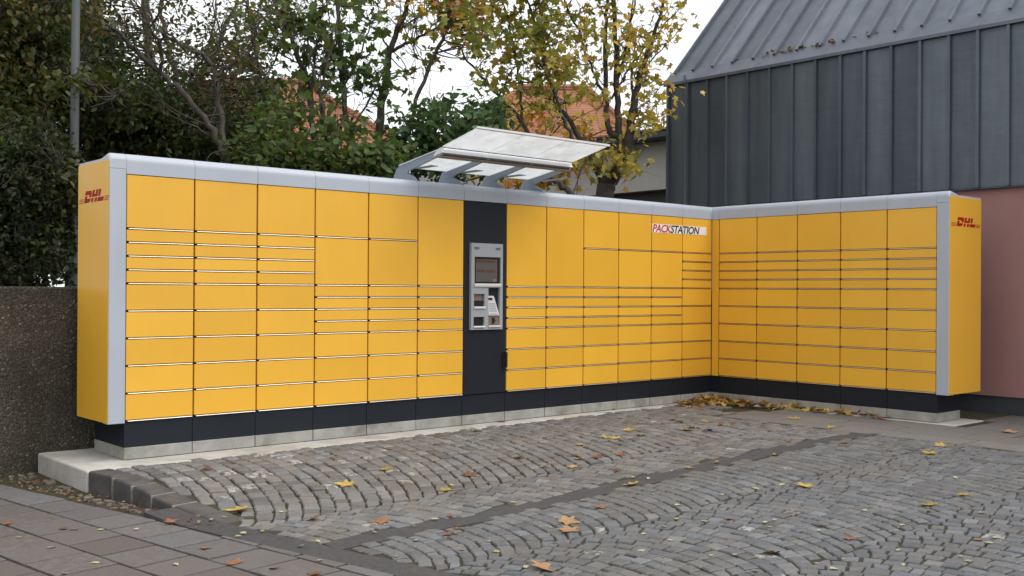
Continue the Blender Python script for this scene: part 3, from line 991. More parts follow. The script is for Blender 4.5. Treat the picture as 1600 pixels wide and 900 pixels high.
def lay(cols, d, n0, n1):
    """cols: (near end, far end, crown line, radius) of each band of arcs, in y"""
    xoff, d0 = n0 * d, d
    for nrow in range(n0, n1):
        xoff += d
        d = d0 * min(1.18, max(0.84, random.gauss(1.0, 0.08)))
        for ya, yb, yc, rad in cols:
            fade = 1.0 - 0.5 * smooth((xoff + 5.5) / 4.5) if rad > 1.5 else 0.92 - 0.5 * smooth((xoff + 5.8) / 3.5)
            arc = lambda y: -fade * (rad - math.sqrt(rad * rad - min(abs(y - yc), rad * 0.8) ** 2))
            a, b = ya + random.uniform(-.025, .025), yb + random.uniform(-.025, .025)
            y = a
            bnd = []
            while y > b + 0.035:
                m = (arc(y + .01) - arc(y - .01)) / .02
                bnd.append((y, m))
                y -= random.gauss(0.105 if rad > 1.5 else 0.096, 0.013) / math.sqrt(1 + m * m)
            bnd.append((b, (arc(b + .01) - arc(b - .01)) / .02))
            for (y0, m0), (y1, m1) in zip(bnd, bnd[1:]):
                P = []
                for yy, m, up in ((y0, m0, 0), (y1, m1, 0), (y1, m1, 1), (y0, m0, 1)):
                    y2 = min(a, max(b, yy - up * m * d / (1 + m * m)))
                    P.append((xoff + up * d + arc(y2) + random.gauss(0, .005), y2 + random.gauss(0, .005)))
                cx, cyy = sum(p[0] for p in P) / 4, sum(p[1] for p in P) / 4
                if not in_yard(cx, cyy) or abs(area(P)) < 0.0025: continue
                stones.append((cx, cyy, P if area(P) > 0 else P[::-1]))
lay([(-0.10, -2.06, -0.70, 2.35), (-2.06, -2.72, -2.72, 0.95)], 0.116, -66, 14)
lay([(-2.80 if k == 0 else -2.97 - 1.25 * (k - 0.5), -2.97 - 1.25 * (k + 0.5), -2.97 - 1.25 * k, 0.92) for k in range(5)], 0.104, -79, 4)
inv = []
for i, (x, y, P) in enumerate(stones):
    z = zg(x, y)
    px, py, dd = project((x, y, z))
    if dd > 0.5 and -20 < px < 1620 and py < 912:
        inv.append(((CAM[2] - z) / dd ** 3, i))
inv.sort(reverse=True)
single = {i for _, i in inv[:300]}
rest = MB()
print('cobblestones', len(stones), 'in view', len(inv))
def cobble_tint(x, y):
    chalk = 1.0 if random.random() < (0.16 if (x < -5.2 and y > -1.5) else 0.008) else random.random() * 0.15
    if y < -2.75:          # the front field is tinted darker and bluer
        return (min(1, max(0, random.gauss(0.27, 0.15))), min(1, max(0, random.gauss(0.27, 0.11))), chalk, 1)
    return (min(1, max(0, random.gauss(0.44, 0.19))), min(1, max(0, random.gauss(0.42, 0.13))), chalk, 1)
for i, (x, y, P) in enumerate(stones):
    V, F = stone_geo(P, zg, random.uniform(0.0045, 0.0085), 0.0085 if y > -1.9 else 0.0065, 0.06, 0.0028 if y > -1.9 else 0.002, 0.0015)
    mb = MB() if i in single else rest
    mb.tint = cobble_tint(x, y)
    mb.add(V, F)
    if i in single:
        mb.build('cobblestone', MAT['cobble'], cob, fix=False)
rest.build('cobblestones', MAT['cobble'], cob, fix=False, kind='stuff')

# rubble cobbles in the dirt beside the slab
rub = MB()
for i in range(60):
    y = random.uniform(-1.5, 0.75); 
    x = random.uniform(bx(y) + 0.06, (-7.57 if y > -0.28 else kerb_x(y) - 0.23))
    if x < bx(y) + 0.03 or x > -7.3: continue
    s = random.uniform(0.018, 0.04)
    a = random.random() * PI
    P = [(x + s * random.uniform(.7, 1.2) * math.cos(a + q), y + s * random.uniform(.7, 1.4) * math.sin(a + q)) for q in (0.0, 1.2, 2.4, 3.7, 5.0)]
    rub.tint = (random.uniform(0.3, 0.8), random.uniform(0.5, 1), random.random() * 0.2, 1)
    V, F = stone_geo(P, lambda x, y: PATH_Z + 0.003, 0.002, 0.006, 0.05, 0.003)
    rub.add(V, F)
rub.build('rubble', MAT['paver'], fix=False, label='loose stone rubble in the dirt beside the concrete slab', cat='rubble', kind='stuff')

# ------------------------------------------------------------------ zinc clad building
XZ = 1.335
PINKX = 1.40
EZ = zr(3.985)
Y0, Y1 = 1.84, -9.5
bld = thing('zinc_clad_building', 'tall building clad in dark standing-seam zinc above a dusky pink wall', 'building', (1.4, -3, 0))
mb = MB(); mb.box(PINKX, 8.0, Y1, Y0 - 0.01, 0.185, zr(2.25)); mb.build('wall', MAT['pink'], bld)
mb = MB(); mb.box(PINKX + 0.03, 8.0, Y1, Y0 - 0.02, -0.2, 0.183); mb.build('base', MAT['dark_base'], bld)
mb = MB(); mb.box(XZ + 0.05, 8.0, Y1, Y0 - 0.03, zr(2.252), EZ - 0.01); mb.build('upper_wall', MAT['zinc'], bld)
mb = MB(); mb.box(XZ + 0.002, PINKX - 0.001, Y1, Y0, zr(2.175), zr(2.187)); mb.build('drip_edge', MAT['zinc'], bld)
seams = [1.832, 1.475, 1.134, 0.799, 0.464, 0.118, -0.227, -0.564, -0.914, -1.242, -1.583, -1.941, -2.284, -2.613, -2.945]
while seams[-1] > Y1: seams.append(seams[-1] - 0.338)
def tray(y0, y1, mapf, a0, a1, mat, name):
    """one sheet with an upstand seam along its y0 edge; mapf(a, out, y)"""
    mb = MB()
    mb.tint = (random.random(),) * 3 + (1,)
    e = random.uniform(-0.0015, 0.0015)
    prof = [(y0 - 0.002, 0.003), (y0 - 0.004, 0.040), (y0 - 0.038, 0.040), (y0 - 0.042, 0.004 + e), (y1 + 0.0, 0.004 - e), (y1 + 0.0, -0.004), (y0 - 0.002, -0.004)]
    mb.prism(prof, a0, a1, lambda p, q, s: mapf(s, q, p))
    mb.build(name, mat, bld)
for y0, y1 in zip(seams, seams[1:]):
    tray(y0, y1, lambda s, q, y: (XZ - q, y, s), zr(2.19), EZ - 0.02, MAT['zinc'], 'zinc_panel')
SL = 1.43 / 1.33
ln = math.hypot(1, SL)
DX, DZ = 1 / ln, SL / ln
rs = [1.80 - 0.337 * k for k in range(34)]
for y0, y1 in zip(rs, rs[1:]):
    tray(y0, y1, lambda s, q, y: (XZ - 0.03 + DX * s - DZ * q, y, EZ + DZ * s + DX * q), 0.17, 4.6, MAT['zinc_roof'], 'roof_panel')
# eave flashing: a sloping band, then a turned-down edge
mb = MB()
pf = [(XZ - 0.03 + DX * 0.20 - DZ * 0.012, EZ + DZ * 0.20 + DX * 0.012), (XZ - 0.055, EZ - 0.012), (XZ - 0.055, EZ - 0.05), (XZ - 0.038, EZ - 0.05), (XZ - 0.02, EZ - 0.01), (XZ - 0.03 + DX * 0.2, EZ + DZ * 0.2 - 0.02)]
mb.prism(pf, Y0 + 0.03, Y1, lambda p, q, s: (p, s, q))
mb.build('eave_flashing', MAT['zinc_roof'], bld)
mb = MB()
mb.prism([(XZ - 0.04, EZ - 0.03), (XZ + DX * 4.6, EZ + DZ * 4.6 + 0.03), (XZ + DX * 4.6 + 0.2, EZ + DZ * 4.6 - 0.1), (XZ + 0.2, EZ - 0.03)], Y0 + 0.025, Y0 - 0.06, lambda p, q, s: (p, s, q))
mb.build('gable_edge', MAT['zinc_roof'], bld)
mb = MB()
mb.prism([(XZ + 0.06, EZ - 0.04), (XZ + DX * 4.55 + 0.05, EZ + DZ * 4.55 - 0.03), (8.0, EZ + DZ * 4.55 - 0.03), (8.0, EZ - 0.04)], Y0 - 0.065, Y1 + 0.05, lambda p, q, s: (p, s, q))
mb.build('gable_wall', MAT['zinc'], bld)
mb = MB(); mb.tube([(XZ - 0.045, 1.49, EZ + 0.06), (XZ - 0.05, 1.49, EZ - 0.04), (XZ - 0.03, 1.49, EZ - 0.1), (XZ - 0.03, 1.49, 2.2)], [0.016] * 4, 8)
mb.build('downpipe', MAT['zinc'], bld)
# ------------------------------------------------------------------ pale low building behind
wb = thing('flat_roofed_building', 'low pale rendered building with flat roof beside the zinc wall', 'building', (5, 6, 1))
mb = MB(); mb.box(5.0, 14, 3.5, 16.0, zr(2.945), zr(3.86)); mb.build('wall', MAT['plaster'], wb)
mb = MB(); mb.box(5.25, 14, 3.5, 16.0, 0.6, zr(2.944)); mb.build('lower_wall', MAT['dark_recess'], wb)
mb = MB(); mb.box(4.55, 14, 3.3, 9.2, zr(3.865), zr(3.98)); mb.build('fascia', MAT['fascia'], wb)
mb = MB(); mb.prism([(4.5, zr(3.982)), (4.5, zr(4.02)), (5.6, zr(4.17)), (14, zr(4.17)), (14, zr(3.982))], 3.28, 9.25, lambda p, q, s: (p, s, q)); mb.build('roof', MAT['flat_roof'], wb)

# ------------------------------------------------------------------ red roofed houses far behind
def house(label, pr0, pr1, pe0, pe1, d, wall_px):
    a, b = at(*pr0, d + 3), at(*pr1, d + 3)
    e0, e1 = at(*pe0, d), at(*pe1, d)
    b[2] = a[2]; e1[2] = e0[2]
    back = (a + b) / 2 - (e0 + e1) / 2; back[2] = 0
    f0, f1 = e0 + 2 * back, e1 + 2 * back
    root = thing('tiled_house', label, 'house', tuple(((e0 + e1) / 2 * (1, 1, 0)) + np.array((0, 0, 1.0))), group='red roofed houses behind the trees')
    mb = MB()
    V = [e0, e1, f1, f0, a, b]
    V = [tuple(v) for v in V] + [tuple(v - np.array((0, 0, 0.18))) for v in V[:4]]
    mb.add(V, [(0, 1, 5, 4), (1, 2, 5), (2, 3, 4, 5), (3, 0, 4), (6, 9, 8, 7), (0, 6, 7, 1), (1, 7, 8, 2), (2, 8, 9, 3), (3, 9, 6, 0)])
    mb.build('roof', MAT['tiles'], root)
    mb = MB(); mb.tube([a + np.array((0, 0, .03)), b + np.array((0, 0, .03))], [0.12, 0.12], 6); mb.tube([b, e1], [0.11, 0.11], 6); mb.tube([a, e0], [0.11, 0.11], 6)
    mb.build('ridge', MAT['tiles'], root)
    c = (e0 + e1 + f0 + f1) / 4
    mb = MB()
    w = [c + (p - c) * 0.93 for p in (e0, e1, f1, f0)]
    V = [(p[0], p[1], 0.0) for p in w] + [(p[0], p[1], e0[2] - 0.1) for p in w]
    mb.add(V, [(0, 1, 5, 4), (1, 2, 6, 5), (2, 3, 7, 6), (3, 0, 4, 7), (4, 5, 6, 7)])
    mb.build('wall', MAT['house_wall'], root)
house('red tiled hip roof seen between the slim green trunks', (330, 128), (474, 128), (200, 238), (655, 238), 36, 0)
house('red tiled hip roof glowing behind the yellow maple', (815, 138), (919, 138), (640, 250), (1040, 250), 34, 0)

# ------------------------------------------------------------------ foliage
MAPLE = np.array([(0, 0, 0), (.20, -.06, .02), (.40, .06, .05), (.26, .20, .01), (.56, .44, .07), (.36, .50, .03), (.19, .50, 0), (.16, .74, .03), (0, 1.0, -.05),
                  (-.16, .74, .03), (-.19, .50, 0), (-.36, .50, .03), (-.56, .44, .07), (-.26, .20, .01), (-.40, .06, .05), (-.20, -.06, .02)], float)
MAPLE_T = [(0, 1, 3), (1, 2, 3), (0, 3, 6), (3, 4, 5), (3, 5, 6), (0, 6, 10), (6, 7, 9), (6, 9, 10), (7, 8, 9), (0, 10, 13), (13, 11, 12), (13, 10, 11), (0, 13, 15), (15, 13, 14)]
OVAL = np.array([(0, 0, 0), (.24, .22, .05), (.27, .55, .06), (0, 1, -.04), (-.27, .55, .06), (-.24, .22, .05)], float)
OVAL_T = [(0, 1, 2), (0, 2, 3), (0, 3, 4), (0, 4, 5)]
DIA = np.array([(0, 0, 0), (.28, .45, .06), (0, 1, 0), (-.28, .45, .06)], float)
DIA_T = [(0, 1, 2), (0, 2, 3)]
SHAPES = {'maple': (MAPLE, MAPLE_T), 'oval': (OVAL, OVAL_T), 'small': (DIA, DIA_T)}

def leaf_mesh(name, P, size, tint, shape, parent, droop=0.5, mat='leaf', wild=1.0):
    """P (N,3) base points; builds one mesh with every leaf as real little faces"""
    n = len(P)
    tv, tt = SHAPES[shape]
    az = RNG.uniform(0, 2 * PI, n)
    el = RNG.normal(-droop, 0.5 * wild, n)
    dirv = np.stack([np.cos(az) * np.cos(el), np.sin(az) * np.cos(el), np.sin(el)], 1)
    nr = RNG.normal(0, 0.6 * wild, (n, 3)) + np.array([0, 0, 0.9])
    side = np.cross(dirv, nr); side /= np.linalg.norm(side, axis=1)[:, None] + 1e-9
    nrm = np.cross(side, dirv)
    s = size * RNG.uniform(0.65, 1.25, n)
    V = P[:, None, :] + s[:, None, None] * (tv[None, :, 0:1] * side[:, None, :] + tv[None, :, 1:2] * dirv[:, None, :] + tv[None, :, 2:3] * nrm[:, None, :])
    k = len(tv)
    V = V.reshape(-1, 3) - ORIG[parent]
    T = (np.array(tt)[None] + (np.arange(n) * k)[:, None, None]).reshape(-1, 3)
    me = bpy.data.meshes.new(name)
    me.vertices.add(len(V)); me.vertices.foreach_set('co', V.ravel())
    me.loops.add(T.size); me.loops.foreach_set('vertex_index', T.ravel().astype(np.int32))
    me.polygons.add(len(T)); me.polygons.foreach_set('loop_start', np.arange(0, T.size, 3, dtype=np.int32))
    a = me.attributes.new('tint', 'FLOAT_COLOR', 'POINT')
    C4 = np.concatenate([np.repeat(tint, k, 0), np.ones((n * k, 1))], 1)
    a.data.foreach_set('color', C4.astype(np.float32).ravel())
    me.materials.append(MAT[mat])
    me.update(calc_edges=True)
    o = bpy.data.objects.new(name, me)
    COL.objects.link(o)
    o.parent = parent
    ORIG[o] = ORIG[parent]
    o['kind'] = 'stuff'
    return o

def curve_pts(pts, seg=4):
    pts = [np.asarray(p, float) for p in pts]
    if len(pts) < 3:
        return [pts[0] + (pts[-1] - pts[0]) * t for t in np.linspace(0, 1, seg + 1)]
    out = []
    for i in range(len(pts) - 1):
        p0, p1, p2, p3 = pts[max(0, i - 1)], pts[i], pts[i + 1], pts[min(len(pts) - 1, i + 2)]
        for k in range(seg):
            t = k / seg
            out.append(0.5 * ((2 * p1) + (-p0 + p2) * t + (2 * p0 - 5 * p1 + 4 * p2 - p3) * t * t + (-p0 + 3 * p1 - 3 * p2 + p3) * t ** 3))
    out.append(pts[-1])
    return out

def tree(name, label, cat, base, d, limbs, blobs, leaf, size, palette, bark='bark', group=None, per=(10, 18), crad=0.2, twigs=True, bare=0, droop=0.5):
    """limbs: lists of (px, py[, depth shift]) with start/end radius in m; blobs: (px, py, shift, rx_px, ry_px, rz_m, clumps)"""
    b = at(base[0], base[1], d)
    root = thing(name, label, cat, (float(b[0]), float(b[1]), 1.1), group)
    wood = MB()
    skel = []
    for L in limbs:
        pts, r0, r1 = L
        P = [at(p[0], p[1], d + (p[2] if len(p) > 2 else 0)) for p in pts]
        C_ = curve_pts(P, 5)
        C_ = [c + RNG.normal(0, 0.012, 3) * (0 if i in (0,) else 1) for i, c in enumerate(C_)]
        R_ = np.linspace(r0, r1, len(C_)) * RNG.uniform(0.93, 1.07, len(C_))
        wood.tube(C_, R_, 8 if r0 > 0.03 else 6)
        skel += [(c, r) for c, r in zip(C_, R_)]
    S = np.array([c for c, _ in skel]); SR = np.array([r for _, r in skel])
    cent = []
    for (px, py, sh, rx, ry, rz, nc) in blobs:
        for _ in range(nc):
            while True:
                q = RNG.uniform(-1, 1, 3)
                if q @ q <= 1: break
            cent.append(at(px + q[0] * rx, py + q[1] * ry, d + sh + q[2] * rz))
    pal = np.array(palette)
    P, Cc = [], []
    for c in cent:
        if twigs and len(S):
            dist = np.linalg.norm(S - c, axis=1) + 0.6 * np.maximum(0, S[:, 2] - c[2])
            i = int(np.argmin(dist))
            s0 = S[i]
            mid = (s0 + c) / 2 + RNG.normal(0, 0.06, 3) + np.array([0, 0, -0.06 if s0[2] > c[2] else 0.05])
            r = min(SR[i] * 0.6, 0.006 + 0.006 * np.linalg.norm(c - s0))
            tp = curve_pts([s0, mid, c, c + RNG.normal(0, 0.08, 3)], 2)
            wood.tube(tp, np.linspace(r, 0.0022, len(tp)), 4)
        n = int(RNG.integers(per[0], per[1] + 1))
        q = RNG.normal(0, 1, (n, 3)) * np.array([1, 1, 0.65]) * crad * 0.6
        P.append(c + q)
        base_c = pal[RNG.integers(0, len(pal))] * RNG.uniform(0.75, 1.2)
        other = pal[RNG.integers(0, len(pal), n)]
        w = RNG.uniform(0, 0.55, (n, 1))
        Cc.append((base_c * (1 - w) + other * w) * RNG.uniform(0.75, 1.25, (n, 1)))
    # bare twigs growing from the thin limbs
    for _ in range(bare):
        i = int(RNG.integers(0, len(S)))
        v = RNG.normal(0, 1, 3) + np.array([0, 0, 0.8]); v /= np.linalg.norm(v)
        Ls = RNG.uniform(0.25, 0.8)
        tp = curve_pts([S[i], S[i] + v * Ls * .5 + RNG.normal(0, .04, 3), S[i] + v * Ls + RNG.normal(0, .08, 3)], 3)
        wood.tube(tp, np.linspace(min(SR[i] * .5, .008), 0.002, len(tp)), 4)
        for _k in range(3):
            j = int(RNG.integers(2, len(tp)))
            v2 = v + RNG.normal(0, .8, 3)
            wood.tube([tp[j], tp[j] + v2 * Ls * .2, tp[j] + v2 * Ls * .38 + RNG.normal(0, .02, 3)], [0.003, 0.0025, 0.0015], 3)
    wood.build('trunk', MAT[bark], root, smooth=True, fix=False)
    if P:
        leaf_mesh('crown', np.concatenate(P), size, np.clip(np.concatenate(Cc), 0, 1), leaf, root, droop)
    return root

DARK = [(0.018, 0.030, 0.011), (0.025, 0.040, 0.013), (0.035, 0.048, 0.016), (0.046, 0.047, 0.018)]
OLIVE = [(0.050, 0.070, 0.019), (0.075, 0.088, 0.025), (0.105, 0.098, 0.028), (0.044, 0.074, 0.025), (0.13, 0.09, 0.026)]
GREEN = [(0.058, 0.105, 0.026), (0.082, 0.135, 0.033), (0.045, 0.085, 0.026), (0.11, 0.145, 0.04)]
BLUEG = [(0.075, 0.14, 0.06), (0.095, 0.165, 0.07), (0.058, 0.11, 0.045)]
YELL = [(0.60, 0.42, 0.09), (0.52, 0.38, 0.09), (0.42, 0.34, 0.08), (0.56, 0.32, 0.07), (0.30, 0.28, 0.07), (0.64, 0.48, 0.15)]
ORANGE = [(0.55, 0.25, 0.06), (0.46, 0.18, 0.05), (0.55, 0.32, 0.08)]
YGREEN = [(0.28, 0.27, 0.06), (0.20, 0.23, 0.05), (0.38, 0.31, 0.06), (0.14, 0.19, 0.045)]

# street lamp post
lp = at(115, 300, 10.1)
lamp = thing('lamp_post', 'pale grey metal lamp post rising among the dark trees', 'lamp post', (float(lp[0]), float(lp[1]), 1.1))
mb = MB(); mb.tube([(lp[0], lp[1], 1.0), (lp[0] + 0.004, lp[1], 2.6), (lp[0] + .012, lp[1], 4.4), (lp[0] + 0.02, lp[1], 6.6)], [0.043, 0.041, 0.037, 0.032], 14)
mb.build('pole', MAT['galv'], lamp, smooth=True, fix=False)
mb = MB(); mb.tube([(lp[0], lp[1], 0.9), (lp[0], lp[1], 1.55)], [0.075, 0.075], 14); mb.build('pole_base', MAT['galv'], lamp, fix=False)
mb = MB(); mb.tube([(lp[0] + .02, lp[1], 6.55), (lp[0] + .03, lp[1] - .3, 6.9), (lp[0] + .03, lp[1] - 1.0, 7.0)], [0.04, 0.035, 0.03], 10); mb.build('arm', MAT['galv'], lamp, smooth=True, fix=False)
mb = MB(); mb.plate(lp[0] - .1, lp[0] + .16, lp[1] - 1.6, lp[1] - .95, 6.95, 7.07, .02); mb.build('lamp_head', MAT['galv'], lamp)

# far screen of trees closing the left side
tree('dense_tree', 'tall dark dense tree filling the far upper left corner', 'tree', (40, 400), 16.5,
     [([(40, 430), (50, 250), (30, 80), (40, -150)], 0.14, 0.05), ([(50, 230), (130, 60), (170, -60)], 0.07, 0.02), ([(45, 200), (-60, 30), (-90, -120)], 0.06, 0.02)],
     [(30, 330, 0, 150, 120, 1.0, 300), (20, 130, 0, 170, 160, 1.3, 420), (95, 60, 0.5, 90, 100, 1, 95), (0, -120, 0, 170, 100, 1.4, 130)], 'oval', 0.11, DARK, per=(20, 34), crad=0.38)
tree('dense_tree', 'dark dense tree behind the leaning bare branches', 'tree', (260, 300), 17.0,
     [([(262, 330), (255, 180), (230, 50), (225, -120)], 0.12, 0.04), ([(255, 190), (330, 90), (380, -30)], 0.06, 0.02)],
     [(240, 235, 0, 130, 85, 1.1, 280), (220, 150, 0, 120, 55, 1.2, 75), (150, 70, 0, 60, 80, 1, 35), (370, 200, 0, 70, 65, 1, 95), (280, -120, 0, 200, 60, 1.4, 50)], 'oval', 0.10, OLIVE[:4] + DARK, per=(14, 26), crad=0.34)
# near shrubs above the wall
tree('evergreen_shrub', 'dark evergreen shrub above the retaining wall at left edge', 'shrub', (40, 430), 9.7,
     [([(40, 450), (35, 380), (50, 300)], 0.03, 0.012), ([(40, 440), (80, 360), (90, 260)], 0.025, 0.01), ([(30, 445), (-20, 350), (-40, 260)], 0.025, 0.01)],
     [(45, 380, 0.2, 85, 80, 0.5, 210), (40, 290, 0.2, 95, 70, 0.5, 190), (-80, 350, 0, 70, 120, .6, 120), (20, 220, 0.3, 80, 50, 0.5, 80)], 'small', 0.065, DARK + [(0.05, 0.075, 0.02)], per=(18, 30), crad=0.16)
tree('broadleaf_tree', 'olive green broadleaf tree overhanging the lamp post at upper left', 'tree', (10, 400), 10.8,
     [([(-30, 430), (-40, 250), (-20, 90), (20, -60)], 0.09, 0.03), ([(-35, 220), (40, 140), (110, 120), (180, 150)], 0.03, 0.008), ([(-25, 120), (60, 40), (120, -10)], 0.035, 0.01)],
     [(30, 90, 0.2, 68, 75, 0.5, 85), (20, 150, -0.2, 66, 50, 0.5, 75), (118, 290, -1.1, 22, 40, .15, 12), (70, 145, 0.6, 60, 40, 0.4, 40), (110, 122, -1.0, 26, 9, 0.1, 5), (150, 160, 0.6, 80, 40, 0.4, 55), (60, 20, 0, 100, 50, 0.6, 60), (-90, 120, 0, 80, 160, 0.8, 120), (-20, -80, 0, 140, 70, 0.8, 90)],
     'oval', 0.078, OLIVE, per=(22, 36), crad=0.21)
tree('pinnate_tree', 'green leafy tree spreading in layers right of the lamp post', 'tree', (200, 300), 12.2,
     [([(205, 320), (200, 230), (190, 150), (170, 60)], 0.05, 0.015), ([(200, 220), (150, 180), (120, 175)], 0.02, 0.006), ([(200, 200), (260, 160), (300, 165)], 0.02, 0.006)],
     [(170, 165, 0, 80, 45, 0.6, 100), (240, 160, 0, 60, 45, 0.6, 60), (180, 230, 0, 90, 45, 0.6, 110), (300, 215, 0, 70, 50, 0.6, 90), (150, 90, 0, 60, 50, 0.5, 45), (390, 215, 0, 50, 50, .5, 60)], 'oval', 0.075, [(0.05, 0.075, 0.02), (0.04, 0.065, 0.02), (0.075, 0.08, 0.024), (0.03, 0.05, 0.018)], per=(20, 32), crad=0.2)
# leaning nearly bare tree
tree('bare_tree', 'leaning grey brown tree with long bare forked branches above the lockers', 'tree', (358, 300), 11.0,
     [([(362, 300), (352, 245), (326, 195), (285, 145), (245, 108), (205, 70), (178, 45), (135, 25), (92, -8)], 0.040, 0.011),
      ([(250, 112, 0), (252, 80, -.1), (240, 50, -.2), (215, 20, -.2), (190, -20, -.3)], 0.022, 0.008),
      ([(352, 250), (345, 190, .2), (338, 120, .2), (325, 95, .2), (300, 78, .2), (262, 58, .2), (240, 38, .2), (232, -10, .3)], 0.036, 0.010),
      ([(338, 120, .2), (362, 100, .2), (390, 78, .1), (405, 40, 0), (425, 10, 0), (430, -40, 0)], 0.022, 0.007),
      ([(338, 118, .2), (328, 90, .3), (345, 60, .4), (335, 20, .4), (325, -30, .4)], 0.016, 0.006),
      ([(325, 210), (290, 190, -.2), (270, 175, -.3), (240, 150, -.4)], 0.010, 0.003),
      ([(180, 48), (140, 40, .2), (85, 30, .2), (60, 10, .2)], 0.011, 0.004)],
     [(300, 40, 0, 130, 60, 0.7, 34), (380, 60, 0, 60, 80, 0.6, 22)], 'small', 0.07, OLIVE, bark='bark', per=(5, 11), crad=0.22, bare=45)
tree('slender_tree', 'slender tree with reddish upright trunk behind the leaning tree', 'tree', (290, 300), 12.6,
     [([(292, 300), (288, 230), (280, 160), (268, 90), (255, 40), (248, -60)], 0.042, 0.022), ([(280, 165), (300, 120), (330, 60), (340, -20)], 0.018, 0.007), ([(268, 95), (240, 60), (215, 10)], 0.014, 0.005)],
     [(280, 60, 0, 110, 75, 0.9, 42), (370, 110, 0, 60, 60, 0.7, 32), (240, -60, 0, 120, 50, 0.8, 30)], 'small', 0.075, OLIVE, bark='bark_red', per=(10, 18), crad=0.24)
tree('fine_leaved_tree', 'fine leaved tree letting white sky through above the lockers', 'tree', (420, 260), 14.0,
     [([(425, 300), (420, 200), (405, 110), (390, 30), (380, -50)], 0.04, 0.015), ([(410, 130), (440, 70), (470, 10)], 0.015, 0.005)],
     [(390, 60, 0, 75, 80, 0.9, 46), (430, 155, 0, 50, 45, 0.7, 46), (330, 120, 0, 70, 55, 0.8, 48), (440, 20, 0, 50, 45, 0.6, 25)], 'small', 0.08, OLIVE + GREEN[:2], per=(10, 18), crad=0.22, bare=30)
# group of slim maples
tree('maple_sapling', 'slim dark maple stem curving left above the third locker column', 'tree', (488, 280), 12.0,
     [([(490, 290), (488, 200), (484, 140), (470, 100), (450, 50), (436, 20), (425, -40)], 0.040, 0.016), ([(484, 145), (492, 100), (500, 40), (505, -30)], 0.018, 0.007), ([(470, 100), (440, 85), (415, 60)], 0.010, 0.004)],
     [(460, 60, 0, 45, 50, 0.5, 15), (500, 40, 0, 35, 50, 0.4, 9), (430, 20, 0, 40, 30, 0.4, 9), (495, 120, 0, 35, 30, 0.4, 7)], 'maple', 0.115, GREEN + [(0.12, 0.12, 0.03)], per=(5, 9), crad=0.24, bare=14)
tree('maple_sapling', 'upright slim maple stem with hanging green leaves in the sky gap', 'tree', (545, 280), 12.3,
     [([(552, 290), (545, 215), (537, 140), (531, 70), (530, 0), (531, -60)], 0.040, 0.018), ([(537, 135), (560, 90), (580, 40), (600, -10)], 0.015, 0.005), ([(533, 90), (515, 50), (510, 0)], 0.012, 0.005), ([(545, 215), (590, 130), (610, 95)], 0.014, 0.005)],
     [(550, 100, 0, 40, 60, 0.5, 15), (520, 60, 0, 40, 55, 0.5, 12), (575, 125, 0, 35, 35, 0.4, 8), (555, 15, 0, 50, 30, 0.5, 10), (600, 145, 0, 25, 30, 0.4, 5)], 'maple', 0.12, GREEN, per=(5, 9), crad=0.24, bare=14)
tree('maple_sapling', 'twin stemmed maple leaning right from behind the lockers', 'tree', (535, 285), 11.6,
     [([(540, 290), (520, 230), (505, 170), (490, 115), (478, 60)], 0.030, 0.010), ([(535, 275), (512, 200), (500, 150), (520, 60), (540, -20)], 0.020, 0.007)],
     [(490, 150, 0, 40, 25, 0.4, 7), (520, 205, 0, 45, 25, 0.4, 10)], 'maple', 0.11, GREEN, per=(4, 8), crad=0.24, bare=12)
tree('ash_tree', 'forked dark tree trunk standing left of the glass canopy', 'tree', (592, 280), 13.0,
     [([(588, 300), (594, 200), (602, 130), (609, 85), (620, 50), (636, 10), (642, -50)], 0.056, 0.024), ([(609, 88), (602, 65), (585, 45), (565, 30)], 0.016, 0.005), ([(611, 80), (640, 65), (670, 50), (720, 20), (760, -30)], 0.022, 0.008), ([(605, 110), (580, 120), (555, 145)], 0.010, 0.004), ([(620, 50), (660, 20), (690, -20)], 0.014, 0.005)],
     [(640, 30, 0, 50, 40, 0.5, 10), (700, 40, 0, 60, 45, 0.5, 20), (660, 95, 0, 25, 20, 0.3, 4)], 'maple', 0.10, YGREEN + [(0.35, 0.15, 0.03)], per=(4, 8), crad=0.22, bare=30)
tree('maple_sapling', 'thin straight stem slanting right towards the glass canopy', 'tree', (615, 280), 12.6,
     [([(605, 300), (622, 240), (640, 190), (668, 110), (695, 50), (712, 0), (725, -60)], 0.034, 0.014), ([(622, 235), (650, 190), (690, 172)], 0.03, 0.008), ([(668, 110), (650, 85), (632, 65)], 0.008, 0.003)],
     [(700, 20, 0, 45, 45, 0.4, 16), (745, 50, 0, 40, 50, 0.4, 16), (690, -40, 0, 60, 30, 0.4, 12)], 'maple', 0.115, YELL[2:5] + YGREEN + [(0.35, 0.13, 0.03)], per=(4, 9), crad=0.22, bare=14)
